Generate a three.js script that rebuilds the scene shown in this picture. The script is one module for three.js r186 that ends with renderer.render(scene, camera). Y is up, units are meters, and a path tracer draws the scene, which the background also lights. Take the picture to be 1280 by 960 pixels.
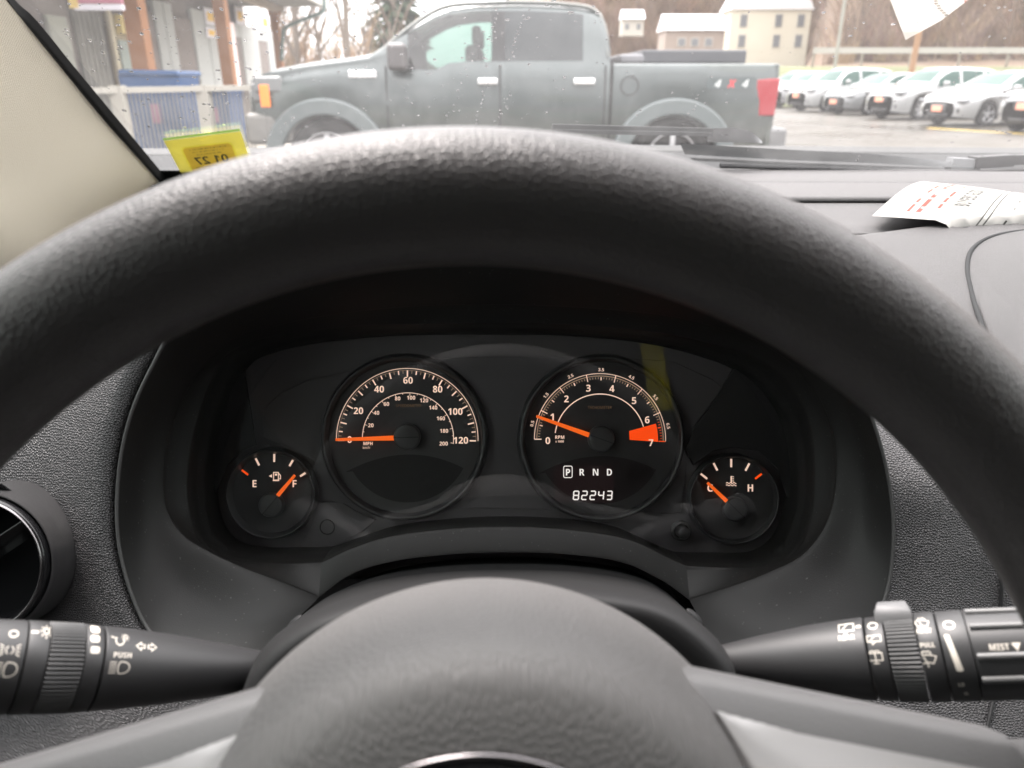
import * as THREE from 'three';
import { mergeGeometries } from 'three/addons/utils/BufferGeometryUtils.js';
import { RoundedBoxGeometry } from 'three/addons/geometries/RoundedBoxGeometry.js';
import { ImprovedNoise } from 'three/addons/math/ImprovedNoise.js';

// ------------------------------------------------------------------ camera, sky, sun, exposure
const V3 = (x, y, z) => new THREE.Vector3(x, y, z);
const FOCAL = 930, PITCH = THREE.MathUtils.degToRad(22.2), EYE = V3(0, 1.2, 0);
const scene = new THREE.Scene();
const camera = new THREE.PerspectiveCamera(2 * Math.atan(480 / FOCAL) * 180 / Math.PI, 4 / 3, 0.01, 600);
camera.position.copy(EYE);
camera.rotation.set(-PITCH, 0, 0);
camera.focus = 0.46;
camera.userData.fStop = 10.5;
const EXPOSURE = 5.5;
const renderer = new THREE.WebGLRenderer({ antialias: true });
renderer.setSize(1024, 768);
renderer.toneMapping = THREE.LinearToneMapping;
renderer.toneMappingExposure = EXPOSURE;
renderer.shadowMap.enabled = true;
{ // overcast sky: brightest overhead, the same all round
  const w = 64, h = 64, d = new Float32Array(w * h * 4);
  for (let y = 0; y < h; y++) for (let x = 0; x < w; x++) {
    const e = ((y + 0.5) / h - 0.5) * Math.PI, s = Math.sin(e), o = (y * w + x) * 4;
    const l = e > 0 ? 0.56 + 0.95 * s : 0.3;
    d[o] = l * 1.0; d[o + 1] = l * 0.985; d[o + 2] = l * 0.985; d[o + 3] = 1;
  }
  const sky = new THREE.DataTexture(d, w, h, THREE.RGBAFormat, THREE.FloatType);
  sky.mapping = THREE.EquirectangularReflectionMapping;
  sky.magFilter = THREE.LinearFilter;
  sky.needsUpdate = true;
  scene.background = sky;
  scene.environment = sky;
}
const sun = new THREE.DirectionalLight(0xfff6f0, 1.5);
sun.position.set(-5, 18, -9);
sun.target.position.set(0, 1, -1);
sun.castShadow = true;
sun.shadow.radius = 45;
sun.shadow.mapSize.set(2048, 2048);
Object.assign(sun.shadow.camera, { left: -40, right: 40, top: 40, bottom: -40, near: 0.1, far: 120 });
scene.add(sun, sun.target);

// ------------------------------------------------------------------ helpers
let seed = 12345;
const rnd = () => { seed = (seed + 0x6d2b79f5) | 0; let t = Math.imul(seed ^ (seed >>> 15), 1 | seed); t = (t + Math.imul(t ^ (t >>> 7), 61 | t)) ^ t; return ((t ^ (t >>> 14)) >>> 0) / 4294967296; };
const rr = (a, b) => a + (b - a) * rnd();
const lerp = THREE.MathUtils.lerp, clamp = THREE.MathUtils.clamp;
const perlin = new ImprovedNoise();
const cp = Math.cos(PITCH), sp = Math.sin(PITCH);
const CAMUP = V3(0, cp, -sp), CAMFWD = V3(0, -sp, -cp);
// a sight line measured on the photograph (1280 x 960) turned into a point at a distance ahead
const at = (px, py, depth) => V3((px - 640) / FOCAL * depth, 0, 0).addScaledVector(CAMUP, (480 - py) / FOCAL * depth).addScaledVector(CAMFWD, depth).add(EYE);
const onPlane = (px, py, o, n) => { const d = at(px, py, 1).sub(EYE); return d.multiplyScalar(V3().copy(o).sub(EYE).dot(n) / d.dot(n)).add(EYE); };
const onZ = (px, py, z) => onPlane(px, py, V3(0, 0, z), V3(0, 0, 1));
const onX = (px, py, x) => onPlane(px, py, V3(x, 0, 0), V3(1, 0, 0));
const onY = (px, py, y) => onPlane(px, py, V3(0, y, 0), V3(0, 1, 0));

const used = {};
const numbered = (n) => { const k = used[n] = (used[n] ?? -1) + 1; return k ? `${n}_${String(k).padStart(3, '0')}` : n; };
function tag(o, label, category, group, kind) {
  if (label) o.userData.label = label;
  if (category) o.userData.category = category;
  if (group) o.userData.group = group;
  if (kind) o.userData.kind = kind;
  return o;
}
function thing(name, label, category, pos = [0, 0, 0], group, kind) {
  const g = new THREE.Group();
  g.name = numbered(name); g.position.set(...pos); scene.add(g);
  return tag(g, label, category, group, kind);
}
function part(parent, name, geo, mat, label, kind) {
  if (Array.isArray(geo)) geo = merge(geo);
  const m = new THREE.Mesh(geo, mat);
  m.name = parent === scene ? numbered(name) : name;
  m.castShadow = m.receiveShadow = true;
  if (label) m.userData.label = label;
  if (kind) m.userData.kind = kind;
  parent.add(m);
  return m;
}
function subgroup(parent, name) { const g = new THREE.Group(); g.name = name; parent.add(g); return g; }
function merge(list) {
  list = list.map((g) => { g = g.index ? g.toNonIndexed() : g; for (const k of Object.keys(g.attributes)) if (!['position', 'normal', 'uv'].includes(k)) g.deleteAttribute(k); if (!g.attributes.uv) g.setAttribute('uv', new THREE.BufferAttribute(new Float32Array(g.attributes.position.count * 2), 2)); return g; });
  return list.length === 1 ? list[0] : mergeGeometries(list);
}
const rgb = (r, g, b) => new THREE.Color().setRGB(r, g, b);
const M = (r, g, b, rough = 0.6, extra = {}) => new THREE.MeshPhysicalMaterial({ color: rgb(r, g, b), roughness: rough, side: THREE.DoubleSide, ...extra });
const box = (w, h, d, x = 0, y = 0, z = 0, r = 0) => (r ? new RoundedBoxGeometry(w, h, d, 2, r) : new THREE.BoxGeometry(w, h, d)).translate(x, y, z);
const cyl = (r0, r1, h, n = 20, x = 0, y = 0, z = 0) => new THREE.CylinderGeometry(r1, r0, h, n).translate(x, y, z);
const bar = (a, b, r, n = 8, r2 = r) => { const d = V3().subVectors(b, a), l = d.length(); return new THREE.CylinderGeometry(r2, r, l, n).applyQuaternion(new THREE.Quaternion().setFromUnitVectors(V3(0, 1, 0), d.normalize())).translate((a.x + b.x) / 2, (a.y + b.y) / 2, (a.z + b.z) / 2); };
const beam = (a, b, w, h) => { // square section from a to b, width across, height up
  const d = V3().subVectors(b, a), l = d.length(), m = new THREE.Matrix4().lookAt(V3(), d, V3(0, 1, 0));
  return new THREE.BoxGeometry(w, h, l).applyMatrix4(m).translate((a.x + b.x) / 2, (a.y + b.y) / 2, (a.z + b.z) / 2);
};
const tube = (pts, r, seg = 60, n = 8, closed = false) => new THREE.TubeGeometry(new THREE.CatmullRomCurve3(pts, closed, 'centripetal'), seg, r, n, closed);
// a surface through several measured curves; every curve has the same number of points
function loft(curves, nu, nv, { closed = false, linear = false } = {}) {
  const cs = curves.map((c) => new THREE.CatmullRomCurve3(c, closed, 'centripetal'));
  const grid = [];
  for (let j = 0; j <= nu; j++) {
    const u = j / nu, col = cs.map((c) => c.getPoint(closed ? u % 1 : u));
    const across = new THREE.CatmullRomCurve3(col, false, 'centripetal'), row = [];
    for (let k = 0; k <= nv; k++) {
      const t = k / nv;
      if (linear || col.length === 2) { const f = t * (col.length - 1), i = Math.min(Math.floor(f), col.length - 2); row.push(V3().lerpVectors(col[i], col[i + 1], f - i)); } else row.push(across.getPoint(t));
    }
    grid.push(row);
  }
  return gridGeo(grid);
}
function gridGeo(grid) {
  const nu = grid.length - 1, nv = grid[0].length - 1, pos = [], uv = [], idx = [];
  const us = [0], vs = [0], mv = nv >> 1, mu = nu >> 1;
  for (let j = 1; j <= nu; j++) us.push(us[j - 1] + grid[j][mv].distanceTo(grid[j - 1][mv]));
  for (let k = 1; k <= nv; k++) vs.push(vs[k - 1] + grid[mu][k].distanceTo(grid[mu][k - 1]));
  for (let j = 0; j <= nu; j++) for (let k = 0; k <= nv; k++) { pos.push(grid[j][k].x, grid[j][k].y, grid[j][k].z); uv.push(us[j], vs[k]); }
  for (let j = 0; j < nu; j++) for (let k = 0; k < nv; k++) { const a = j * (nv + 1) + k, b = a + nv + 1; idx.push(a, b, a + 1, b, b + 1, a + 1); }
  const g = new THREE.BufferGeometry();
  g.setAttribute('position', new THREE.Float32BufferAttribute(pos, 3));
  g.setAttribute('uv', new THREE.Float32BufferAttribute(uv, 2));
  g.setIndex(idx);
  g.computeVertexNormals();
  return g;
}
const shapeOf = (pts) => { const s = new THREE.Shape(); pts.forEach(([x, y], i) => (i ? s.lineTo(x, y) : s.moveTo(x, y))); s.closePath(); return s; };
const extrude = (pts, depth, bevel = 0, seg = 2) => new THREE.ExtrudeGeometry(Array.isArray(pts) ? shapeOf(pts) : pts, { depth, bevelEnabled: bevel > 0, bevelSize: bevel, bevelThickness: bevel, bevelSegments: seg, curveSegments: 24 });

// ------------------------------------------------------------------ textures
function dataTex(n, f, srgb = false) {
  const d = new Uint8Array(n * n * 4);
  for (let y = 0; y < n; y++) for (let x = 0; x < n; x++) {
    const v = f(x / n, y / n), o = (y * n + x) * 4, a = Array.isArray(v) ? v : [v, v, v];
    for (let c = 0; c < 3; c++) d[o + c] = clamp(a[c] * 255, 0, 255);
    d[o + 3] = 255;
  }
  const t = new THREE.DataTexture(d, n, n);
  t.wrapS = t.wrapT = THREE.RepeatWrapping; t.magFilter = THREE.LinearFilter; t.minFilter = THREE.LinearMipmapLinearFilter; t.generateMipmaps = true;
  if (srgb) t.colorSpace = THREE.SRGBColorSpace;
  t.needsUpdate = true;
  return t;
}
const rep = (t, x, y = x) => { const c = t.clone(); c.repeat.set(x, y); c.needsUpdate = true; return c; };
// wrinkled leather grain: cells with soft valleys between them
function grain(n, cells, stretch = 1, soft = 1) {
  const pts = [];
  for (let j = 0; j < cells; j++) for (let i = 0; i < cells; i++) pts.push([(i + rr(0.05, 0.95)) / cells, (j + rr(0.05, 0.95)) / cells]);
  return dataTex(n, (x, y) => {
    const ci = Math.floor(x * cells), cj = Math.floor(y * cells);
    let f1 = 9, f2 = 9;
    for (let b = -1; b <= 1; b++) for (let a = -1; a <= 1; a++) {
      const i = (ci + a + cells) % cells, j = (cj + b + cells) % cells, p = pts[j * cells + i];
      let dx = Math.abs(p[0] - x), dy = Math.abs(p[1] - y);
      dx = Math.min(dx, 1 - dx) * cells; dy = Math.min(dy, 1 - dy) * cells * stretch;
      const d = Math.sqrt(dx * dx + dy * dy);
      if (d < f1) { f2 = f1; f1 = d; } else if (d < f2) f2 = d;
    }
    const e = clamp((f2 - f1) * 1.6 * soft, 0, 1);
    return e * (2 - e) * 0.8 + 0.2 * (1 - f1);
  });
}
const tileNoise = (x, y, f, z = 0) => { // repeats over 0..1
  const n = (a, b) => perlin.noise(a * f, b * f, z);
  return (n(x, y) * (1 - x) * (1 - y) + n(x - 1, y) * x * (1 - y) + n(x, y - 1) * (1 - x) * y + n(x - 1, y - 1) * x * y);
};
const grainTex = grain(512, 30), pebbleTex = grain(512, 16, 1, 0.8);
const fineTex = dataTex(256, () => rnd());
const mottle = dataTex(512, (x, y) => 0.5 + 0.5 * tileNoise(x, y, 5, 1.7) + 0.3 * tileNoise(x, y, 14, 4.2) + 0.2 * tileNoise(x, y, 40, 8.1));
const dusty = (() => { // dark moulded plastic with a few grains of dust
  const n = 1024, d = new Float32Array(n * n).fill(1);
  for (let i = 0; i < 900; i++) {
    const x = Math.floor(rnd() * n), y = Math.floor(rnd() * n), r = rnd() < 0.12 ? 2.2 : rr(0.8, 1.4), v = rr(2, 7);
    for (let b = -3; b <= 3; b++) for (let a = -3; a <= 3; a++) if (a * a + b * b <= r * r) d[((y + b + n) % n) * n + ((x + a + n) % n)] = v;
  }
  return dataTex(n, (x, y) => { const v = d[Math.floor(y * n) * n + Math.floor(x * n)] * (0.13 + 0.02 * tileNoise(x, y, 9, 3.3)); return [v, v, v * 0.97]; });
})();
function canvas(w, h, draw, srgb = true) {
  const c = document.createElement('canvas'); c.width = w; c.height = h;
  const g = c.getContext('2d'); draw(g, w, h);
  const t = new THREE.CanvasTexture(c);
  t.magFilter = THREE.LinearFilter; t.minFilter = THREE.LinearMipmapLinearFilter; t.generateMipmaps = true; t.anisotropy = 8;
  if (srgb) t.colorSpace = THREE.SRGBColorSpace;
  return t;
}

// ------------------------------------------------------------------ materials of the car we sit in
const m = {
  rim: M(0.032, 0.029, 0.029, 0.4, { specularIntensity: 0.75, bumpMap: rep(pebbleTex, 42, 4), bumpScale: 0.00018 }),
  hub: M(0.106, 0.103, 0.102, 0.5, { specularIntensity: 0.8, bumpMap: rep(pebbleTex, 1 / 0.026), bumpScale: 0.0002 }),
  spoke: M(0.115, 0.114, 0.115, 0.5, { bumpMap: rep(fineTex, 20), bumpScale: 0.00008 }),
  silver: M(0.29, 0.286, 0.285, 0.4, { metalness: 0.15 }),
  dash: M(0.07, 0.068, 0.071, 0.5, { bumpMap: rep(grainTex, 1 / 0.038), bumpScale: 0.0011 }),
  dashTop: M(0.05, 0.0475, 0.048, 0.55, { bumpMap: rep(grainTex, 1 / 0.026), bumpScale: 0.0003 }),
  smooth: new THREE.MeshPhysicalMaterial({ color: rgb(0.1, 0.1, 0.101), map: rep(dusty, 1 / 0.22), roughness: 0.5, specularIntensity: 0.62, bumpMap: rep(fineTex, 1 / 0.05), bumpScale: 0.00006, side: THREE.DoubleSide }),
  black: M(0.012, 0.012, 0.013, 0.6),
  shroud: M(0.013, 0.013, 0.0135, 0.6, { specularIntensity: 0.45, bumpMap: rep(fineTex, 1 / 0.05), bumpScale: 0.00006 }),
  pit: M(0.006, 0.006, 0.007, 0.8, { specularIntensity: 0.15 }),
  gloss: M(0.01, 0.01, 0.011, 0.12),
  piping: M(0.07, 0.07, 0.07, 0.4),
  chrome: M(0.6, 0.6, 0.62, 0.15, { metalness: 1 }),
  darkChrome: M(0.2, 0.19, 0.195, 0.2, { metalness: 1 }),
  rubber: M(0.012, 0.012, 0.012, 0.85, { specularIntensity: 0.3 }),
  wiper: M(0.035, 0.036, 0.037, 0.9, { specularIntensity: 0.25 }),
  blade: M(0.085, 0.088, 0.09, 0.7, { specularIntensity: 0.4 }),
  grey: M(0.16, 0.165, 0.17, 0.55),
};
// ------------------------------------------------------------------ dashboard
const pts = (list, d) => list.map((p) => at(p[0], p[1], p[2] ?? d));
const dash = thing('dashboard', 'dark grey moulded car dashboard with grained leather-look skin around the dials', 'dashboard');
const L1 = [[630, 416], [540, 416], [450, 420], [380, 428], [335, 438], [303, 452], [275, 500], [260, 560], [257, 620], [266, 662], [285, 684], [320, 692], [370, 692], [410, 691], [440, 680], [490, 664], [560, 655], [635, 652], [710, 655], [775, 666], [825, 688], [850, 698], [900, 699], [950, 697], [975, 682], [992, 645], [997, 590], [985, 525], [955, 482], [922, 458], [880, 443], [830, 430], [730, 418]];
const L2 = [[630, 404], [535, 405], [440, 408], [365, 417], [315, 428], [280, 448], [255, 500], [238, 565], [236, 630], [250, 675], [280, 698], [321, 703], [365, 704], [402, 703], [438, 686], [485, 671], [560, 661], [635, 658], [712, 662], [785, 674], [833, 696], [858, 707], [905, 709], [950, 708], [985, 697], [1010, 660], [1018, 595], [1010, 525], [980, 475], [940, 446], [890, 430], [835, 418], [732, 407]];
const L3 = [[630, 380], [520, 382], [420, 392], [340, 408], [285, 430], [250, 462], [222, 510], [206, 570], [208, 635], [228, 668], [262, 690], [305, 710], [345, 725], [398, 747], [438, 718], [490, 702], [560, 693], [635, 690], [712, 693], [778, 703], [828, 726], [862, 750], [912, 734], [962, 715], [1005, 692], [1035, 650], [1046, 590], [1036, 520], [1004, 468], [955, 430], [900, 410], [840, 395], [735, 384]];
const order = [13, 12, 11, 10, 9, 8, 7, 6, 5, 4, 3, 2, 1, 0, 32, 31, 30, 29, 28, 27, 26, 25, 24, 23, 22, 21];
const L4 = [[362, 783, .385], [318, 778, .387], [275, 765, .39], [235, 740, .393], [205, 708, .394], [183, 655, .395], [180, 580, .394], [195, 510, .39], [222, 455, .386], [258, 418, .383], [320, 380, .379], [410, 360, .377], [515, 345, .375], [630, 340, .375], [740, 346, .375], [850, 362, .377], [925, 385, .379], [985, 415, .383], [1035, 460, .387], [1065, 520, .391], [1080, 592, .394], [1075, 660, .395], [1050, 715, .394], [1005, 760, .39], [950, 785, .387], [885, 790, .385]];
const L5 = [[318, 835, .362], [285, 838, .366], [250, 830, .37], [215, 812, .373], [183, 783, .377], [150, 690, .378], [148, 595, .376], [163, 520, .372], [190, 458, .368], [222, 405, .364], [300, 345, .359], [400, 312, .354], [510, 292, .35], [630, 286, .349], [745, 292, .35], [865, 318, .354], [955, 355, .358], [1020, 410, .362], [1062, 462, .366], [1090, 522, .37], [1110, 595, .375], [1117, 670, .378], [1107, 745, .378], [1075, 805, .373], [1005, 842, .366], [920, 850, .362]];
{ // from the rim of the dial opening, over the ridges, out to the seam in the skin
  const back = pts(L1, 0.44).map((p) => p.addScaledVector(CAMFWD, 0.02)), mixed = (A, B, t, d) => pts(A.map(([x, y], i) => [lerp(x, B[i][0], t), lerp(y, B[i][1], t)]), d);
  const rings = [back, pts(L1, .44), mixed(L1, L2, .5, .4305), mixed(L1, L2, .88, .4205), mixed(L1, L2, 1.04, .4175), mixed(L2, L3, .14, .4162), mixed(L2, L3, .55, .4115), mixed(L2, L3, .93, .4062), pts(L3, .4045)], arch = [13, 14, 15, 16, 17, 18, 19, 20, 21];
  part(dash, 'cluster_bezel', loft(rings.map((r) => arch.map((i) => r[i])), 80, 60), m.smooth);
  part(dash, 'cluster_surround', loft([...rings.map((r) => order.map((i) => r[i])), pts(L4), pts(L5)], 240, 90), m.smooth);
}
part(dash, 'surround_piping', tube(pts(L5.map(([x, y, d]) => [x, y, d - 0.0008])), 0.0009, 260, 8), m.piping);
part(dash, 'knee_panel', loft([pts([[180, 852], [420, 852], [860, 852], [1110, 852]], .392), pts([[150, 930], [420, 930], [860, 930], [1140, 930]], .378), pts([[150, 1040], [420, 1040], [860, 1040], [1140, 1040]], .365)], 30, 12), m.dash);
{ // dark tunnel that the column passes through
  const i = [13, 14, 15, 16, 17, 18, 19, 20, 21], a = pts(i.map((k) => L3[k]), 0.404);
  part(dash, 'column_tunnel', [loft([a, a.map((p) => p.clone().addScaledVector(CAMFWD, 0.15))], 60, 3), loft([pts([[240, 600], [1040, 600]], 0.57), pts([[240, 1000], [1040, 1000]], 0.57)], 2, 2)], m.black);
  const s = [[398, 747, .404], [362, 783, .385], [318, 835, .362]], t = [[862, 750, .404], [885, 790, .385], [920, 850, .362]];
  for (const e of [s, t]) part(dash, 'surround_return', loft([pts(e), pts(e).map((p) => p.addScaledVector(CAMFWD, 0.12))], 16, 3), m.smooth);
}
// grained skin on the left, rolled over into the seam
{
  const seam = [[630, 286, .349], [510, 292, .35], [400, 312, .354], [300, 345, .359], [222, 405, .364], [190, 458, .368], [163, 520, .372], [148, 595, .376], [150, 690, .378], [183, 783, .377], [215, 812, .373], [250, 830, .37], [285, 838, .366], [318, 837, .362], [350, 840, .357]];
  const grow = (k, dd) => seam.map(([x, y, d]) => { const dx = x - 630, dy = y - 610, l = Math.hypot(dx, dy); return [x + dx / l * k, y + dy / l * k, d + dd]; });
  const out = [[600, 262, .37], [470, 262, .38], [330, 320, .385], [200, 375, .395], [100, 435, .40], [60, 470, .40], [40, 500, .40], [30, 590, .394], [35, 690, .392], [60, 800, .384], [110, 880, .362], [180, 930, .355], [260, 960, .35], [330, 965, .345], [400, 970, .34]];
  const far = [[590, 250, .42], [400, 240, .46], [220, 330, .43], [60, 390, .44], [-60, 440, .44], [-130, 480, .43], [-150, 500, .42], [-160, 590, .41], [-160, 690, .41], [-130, 850, .39], [-60, 960, .35], [60, 1040, .33], [230, 1080, .32], [330, 1090, .315], [430, 1100, .31]];
  part(dash, 'grained_skin', loft([pts(seam.map(([x, y, d]) => [x, y, d + .006])), pts(grow(4, .0015)), pts(grow(14, -.0015)), pts(grow(30, -.002)), pts(out), pts(far)], 160, 40), m.dash);
}
// grained skin on the right, up to the rounded crest of the centre pod
{
  const rows = [
    [[960, 322, .6], [1105, 303, .6], [1205, 290, .6], [1360, 284, .6]],
    [[960, 309, .59], [1105, 291.5, .59], [1205, 279, .59], [1360, 274, .59]],
    [[960, 307, .583], [1105, 290, .583], [1205, 278, .583], [1360, 273, .583]],
    [[965, 316, .57], [1105, 297, .57], [1205, 286, .57], [1360, 280, .57]],
    [[975, 348, .53], [1100, 332, .53], [1210, 320, .53], [1360, 312, .53]],
    [[1000, 400, .47], [1110, 395, .472], [1220, 390, .474], [1360, 385, .476]],
    [[1050, 470, .424], [1130, 468, .424], [1230, 466, .426], [1360, 464, .43]],
    [[1088, 527, .392], [1150, 530, .392], [1245, 532, .395], [1360, 535, .4]],
    [[1110, 597, .376], [1165, 598, .374], [1250, 600, .378], [1360, 602, .385]],
    [[1118, 670, .377], [1170, 670, .373], [1250, 672, .376], [1360, 675, .383]],
    [[1109, 745, .377], [1165, 745, .373], [1250, 748, .376], [1360, 752, .383]],
    [[1078, 805, .373], [1150, 815, .37], [1250, 825, .373], [1360, 832, .38]],
    [[1007, 842, .366], [1110, 880, .362], [1230, 900, .364], [1360, 910, .37]],
    [[922, 852, .362], [1060, 960, .35], [1210, 990, .352], [1360, 1000, .36]],
    [[800, 1060, .34], [1000, 1080, .335], [1200, 1090, .337], [1360, 1100, .34]],
  ];
  for (const r of rows) r.push([2300, r[3][1], r[3][2] + .01]);
  part(dash, 'centre_pod', loft(rows.slice(0, 8).map((r) => pts(r)), 60, 70), m.dashTop);
  part(dash, 'grained_skin', loft(rows.slice(6).map((r) => pts(r)), 60, 70), m.dash);
  part(dash, 'panel_gap', tube(pts([[1252, 672, .3755], [1252, 720, .3755], [1251, 765, .3752], [1250, 830, .3725], [1236, 900, .3635], [1222, 970, .354]]), 0.0009, 40), m.black);
  const lid = [[1275, 520, .397], [1246, 458, .431], [1225, 400, .4655], [1214, 365, .493], [1209, 335, .517], [1215, 312, .538], [1235, 298, .553], [1270, 290, .562], [1330, 286, .566], [1400, 283, .568]];
  part(dash, 'pod_seam', tube(pts(lid), 0.0016, 60), m.wiper);
  const inn = [[1284, 520, .395], [1255, 458, .429], [1233, 400, .464], [1223, 366, .491], [1219, 338, .514], [1226, 318, .534], [1244, 305, .547], [1275, 297, .556], [1332, 293, .56], [1400, 290, .562]];
  part(dash, 'pod_lid', loft([pts(lid.map(([x, y, d]) => [x + 3, y + 3, d])), pts(inn), pts([[1310, 530, .39], [1292, 470, .423], [1280, 410, .46], [1290, 380, .482], [1300, 355, .503], [1310, 340, .516], [1320, 330, .524], [1345, 322, .53], [1380, 318, .534], [1410, 314, .538]]), pts([[1420, 540, .385], [1420, 480, .418], [1420, 420, .455], [1420, 400, .468], [1420, 380, .483], [1420, 360, .5], [1420, 345, .512], [1420, 335, .52], [1420, 328, .526], [1420, 320, .533]])], 60, 16), m.dashTop);
}
// top of the dash, stepping up to a defroster lip and back to the glass
{
  const row = (y, d, dy = 0) => [[262, y, d], [400, y, d], [640, y, d], [900, y, d], [1100, y + dy * .5, d], [1300, y + dy, d], [1700, y + dy * 2, d]];
  part(dash, 'dash_top', loft([row(292, .6), row(284, .61), row(275, .63), row(262, .655), row(254, .672)].map((r) => pts(r)), 30, 24), m.dashTop);
  part(dash, 'defroster_lip', loft([row(256, .685), row(252, .674), row(247, .674), row(243, .683), row(239, .70), row(233, .735), row(228, .765, 1)].map((r) => pts(r)), 30, 30), m.dashTop);
  part(dash, 'defroster_panel', loft([row(228.5, .768, 1), row(226, .772, 1), row(220, .82, 1), row(214, .895, 2), row(211, .925, 2)].map((r) => pts(r)), 30, 16), m.dashTop);
}
part(dash, 'cluster_hood', loft([pts([[190, 458, .368], [222, 405, .364], [300, 345, .359], [400, 312, .354], [510, 292, .35], [630, 286, .349], [745, 292, .35], [865, 318, .354], [955, 355, .358], [1020, 410, .362], [1062, 462, .366]]), pts([[170, 420, .40], [215, 370, .40], [300, 325, .40], [400, 296, .40], [510, 279, .40], [630, 274, .40], [745, 279, .40], [865, 302, .40], [955, 340, .40], [1022, 395, .40], [1064, 450, .40]]), pts([[190, 330, .5], [250, 318, .54], [330, 305, .58], [420, 296, .6], [520, 293, .602], [630, 292, .602], [740, 293, .602], [850, 296, .602], [940, 303, .602], [1010, 312, .6], [1060, 330, .58]])], 60, 20), m.dashTop);
// round air vent
{
  const C = at(-17, 702, .366), g = subgroup(dash, 'air_vent');
  g.position.copy(C); g.rotation.set(-PITCH - 0.02, 0.12, 0);
  const k = .366 / FOCAL, prof = (list) => new THREE.LatheGeometry(list.map(([r, z]) => new THREE.Vector2(r * k, z)), 96).rotateX(Math.PI / 2);
  const lathe = (name, list, mat) => part(g, name, prof(list), mat);
  lathe('pod_ring', [[94, -.032], [93.5, .0], [92.5, .0075], [91, .0105], [89, .0105], [86, .007]], m.dash);
  lathe('trim_ring', [[87, .006], [86, .0125], [83, .0145], [79, .0135], [76, .008], [75, -.004]], m.gloss);
  lathe('chrome_ring', [[83.5, .0143], [82.5, .0153], [81, .0153], [80, .0143]], m.darkChrome);
  lathe('vent_barrel', [[76, .008], [75, -.005], [70, -.0075], [0, -.008]], m.pit);
  const vane = box(148 * k, .0014, .011, 0, 0, .002, .0006).rotateX(-0.9);
  part(g, 'vane', vane.clone().rotateZ(0.6).translate(0, .001, 0), m.gloss);
  part(g, 'vane', vane.clone().rotateZ(0.6).translate(-.012, .018, .001), m.gloss);
}

// ------------------------------------------------------------------ instrument cluster
const CD = .457, CO = at(630, 548, CD);
const cl = thing('instrument_cluster', 'black instrument cluster with four round backlit dials behind a clear lens', 'instrument cluster', CO.toArray());
cl.rotation.x = -PITCH;
const ck = CD / FOCAL;
const cc = (px, py, w = 0) => V3((px - 640) / FOCAL * (CD - w) + 10 * ck, (480 - py) / FOCAL * (CD - w) + 68 * ck, w);
const PEACH = '#ffd9c2', ORANGE = '#ff5410', GLOW = 0.14;
function dial(cx, cy, R, draw) {
  const N = 1024, mk = (lit) => canvas(N, N, (g) => {
    g.fillStyle = lit ? '#000' : '#383738'; g.fillRect(0, 0, N, N);
    g.scale(N / (2 * R), N / (2 * R)); g.translate(R - cx, R - cy); g.textAlign = 'center'; g.textBaseline = 'middle';
    draw(g, lit);
  });
  return new THREE.MeshPhysicalMaterial({ map: mk(false), emissiveMap: mk(true), emissive: 0xffffff, emissiveIntensity: GLOW, roughness: 0.6 });
}
const txt = (g, s, x, y, size, fill = PEACH, w = 'bold') => { g.fillStyle = fill; g.font = `${w} ${size}px sans-serif`; g.fillText(s, x, y); };
const pol = (cx, cy, r, deg) => [cx + r * Math.cos(deg * Math.PI / 180), cy - r * Math.sin(deg * Math.PI / 180)];
const tick = (g, cx, cy, r0, r1, deg, w, c = PEACH) => { g.strokeStyle = c; g.lineWidth = w; g.beginPath(); g.moveTo(...pol(cx, cy, r0, deg)); g.lineTo(...pol(cx, cy, r1, deg)); g.stroke(); };
const arc = (g, cx, cy, r, a0, a1, w, c = PEACH) => { g.strokeStyle = c; g.lineWidth = w; g.beginPath(); g.arc(cx, cy, r, -a0 * Math.PI / 180, -a1 * Math.PI / 180); g.stroke(); };
const DIM = '#6b5138';
const glassWindow = (g, cx, cy, lit, fill) => { // smoked window in the lower half of a big dial
  g.fillStyle = lit ? '#000' : fill; g.beginPath(); g.moveTo(cx - 77, cy + 41); g.quadraticCurveTo(cx, cy, cx + 70, cy + 36);
  g.arc(cx, cy, 79, Math.PI * 0.15, Math.PI * 0.83); g.closePath(); g.fill();
};
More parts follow.
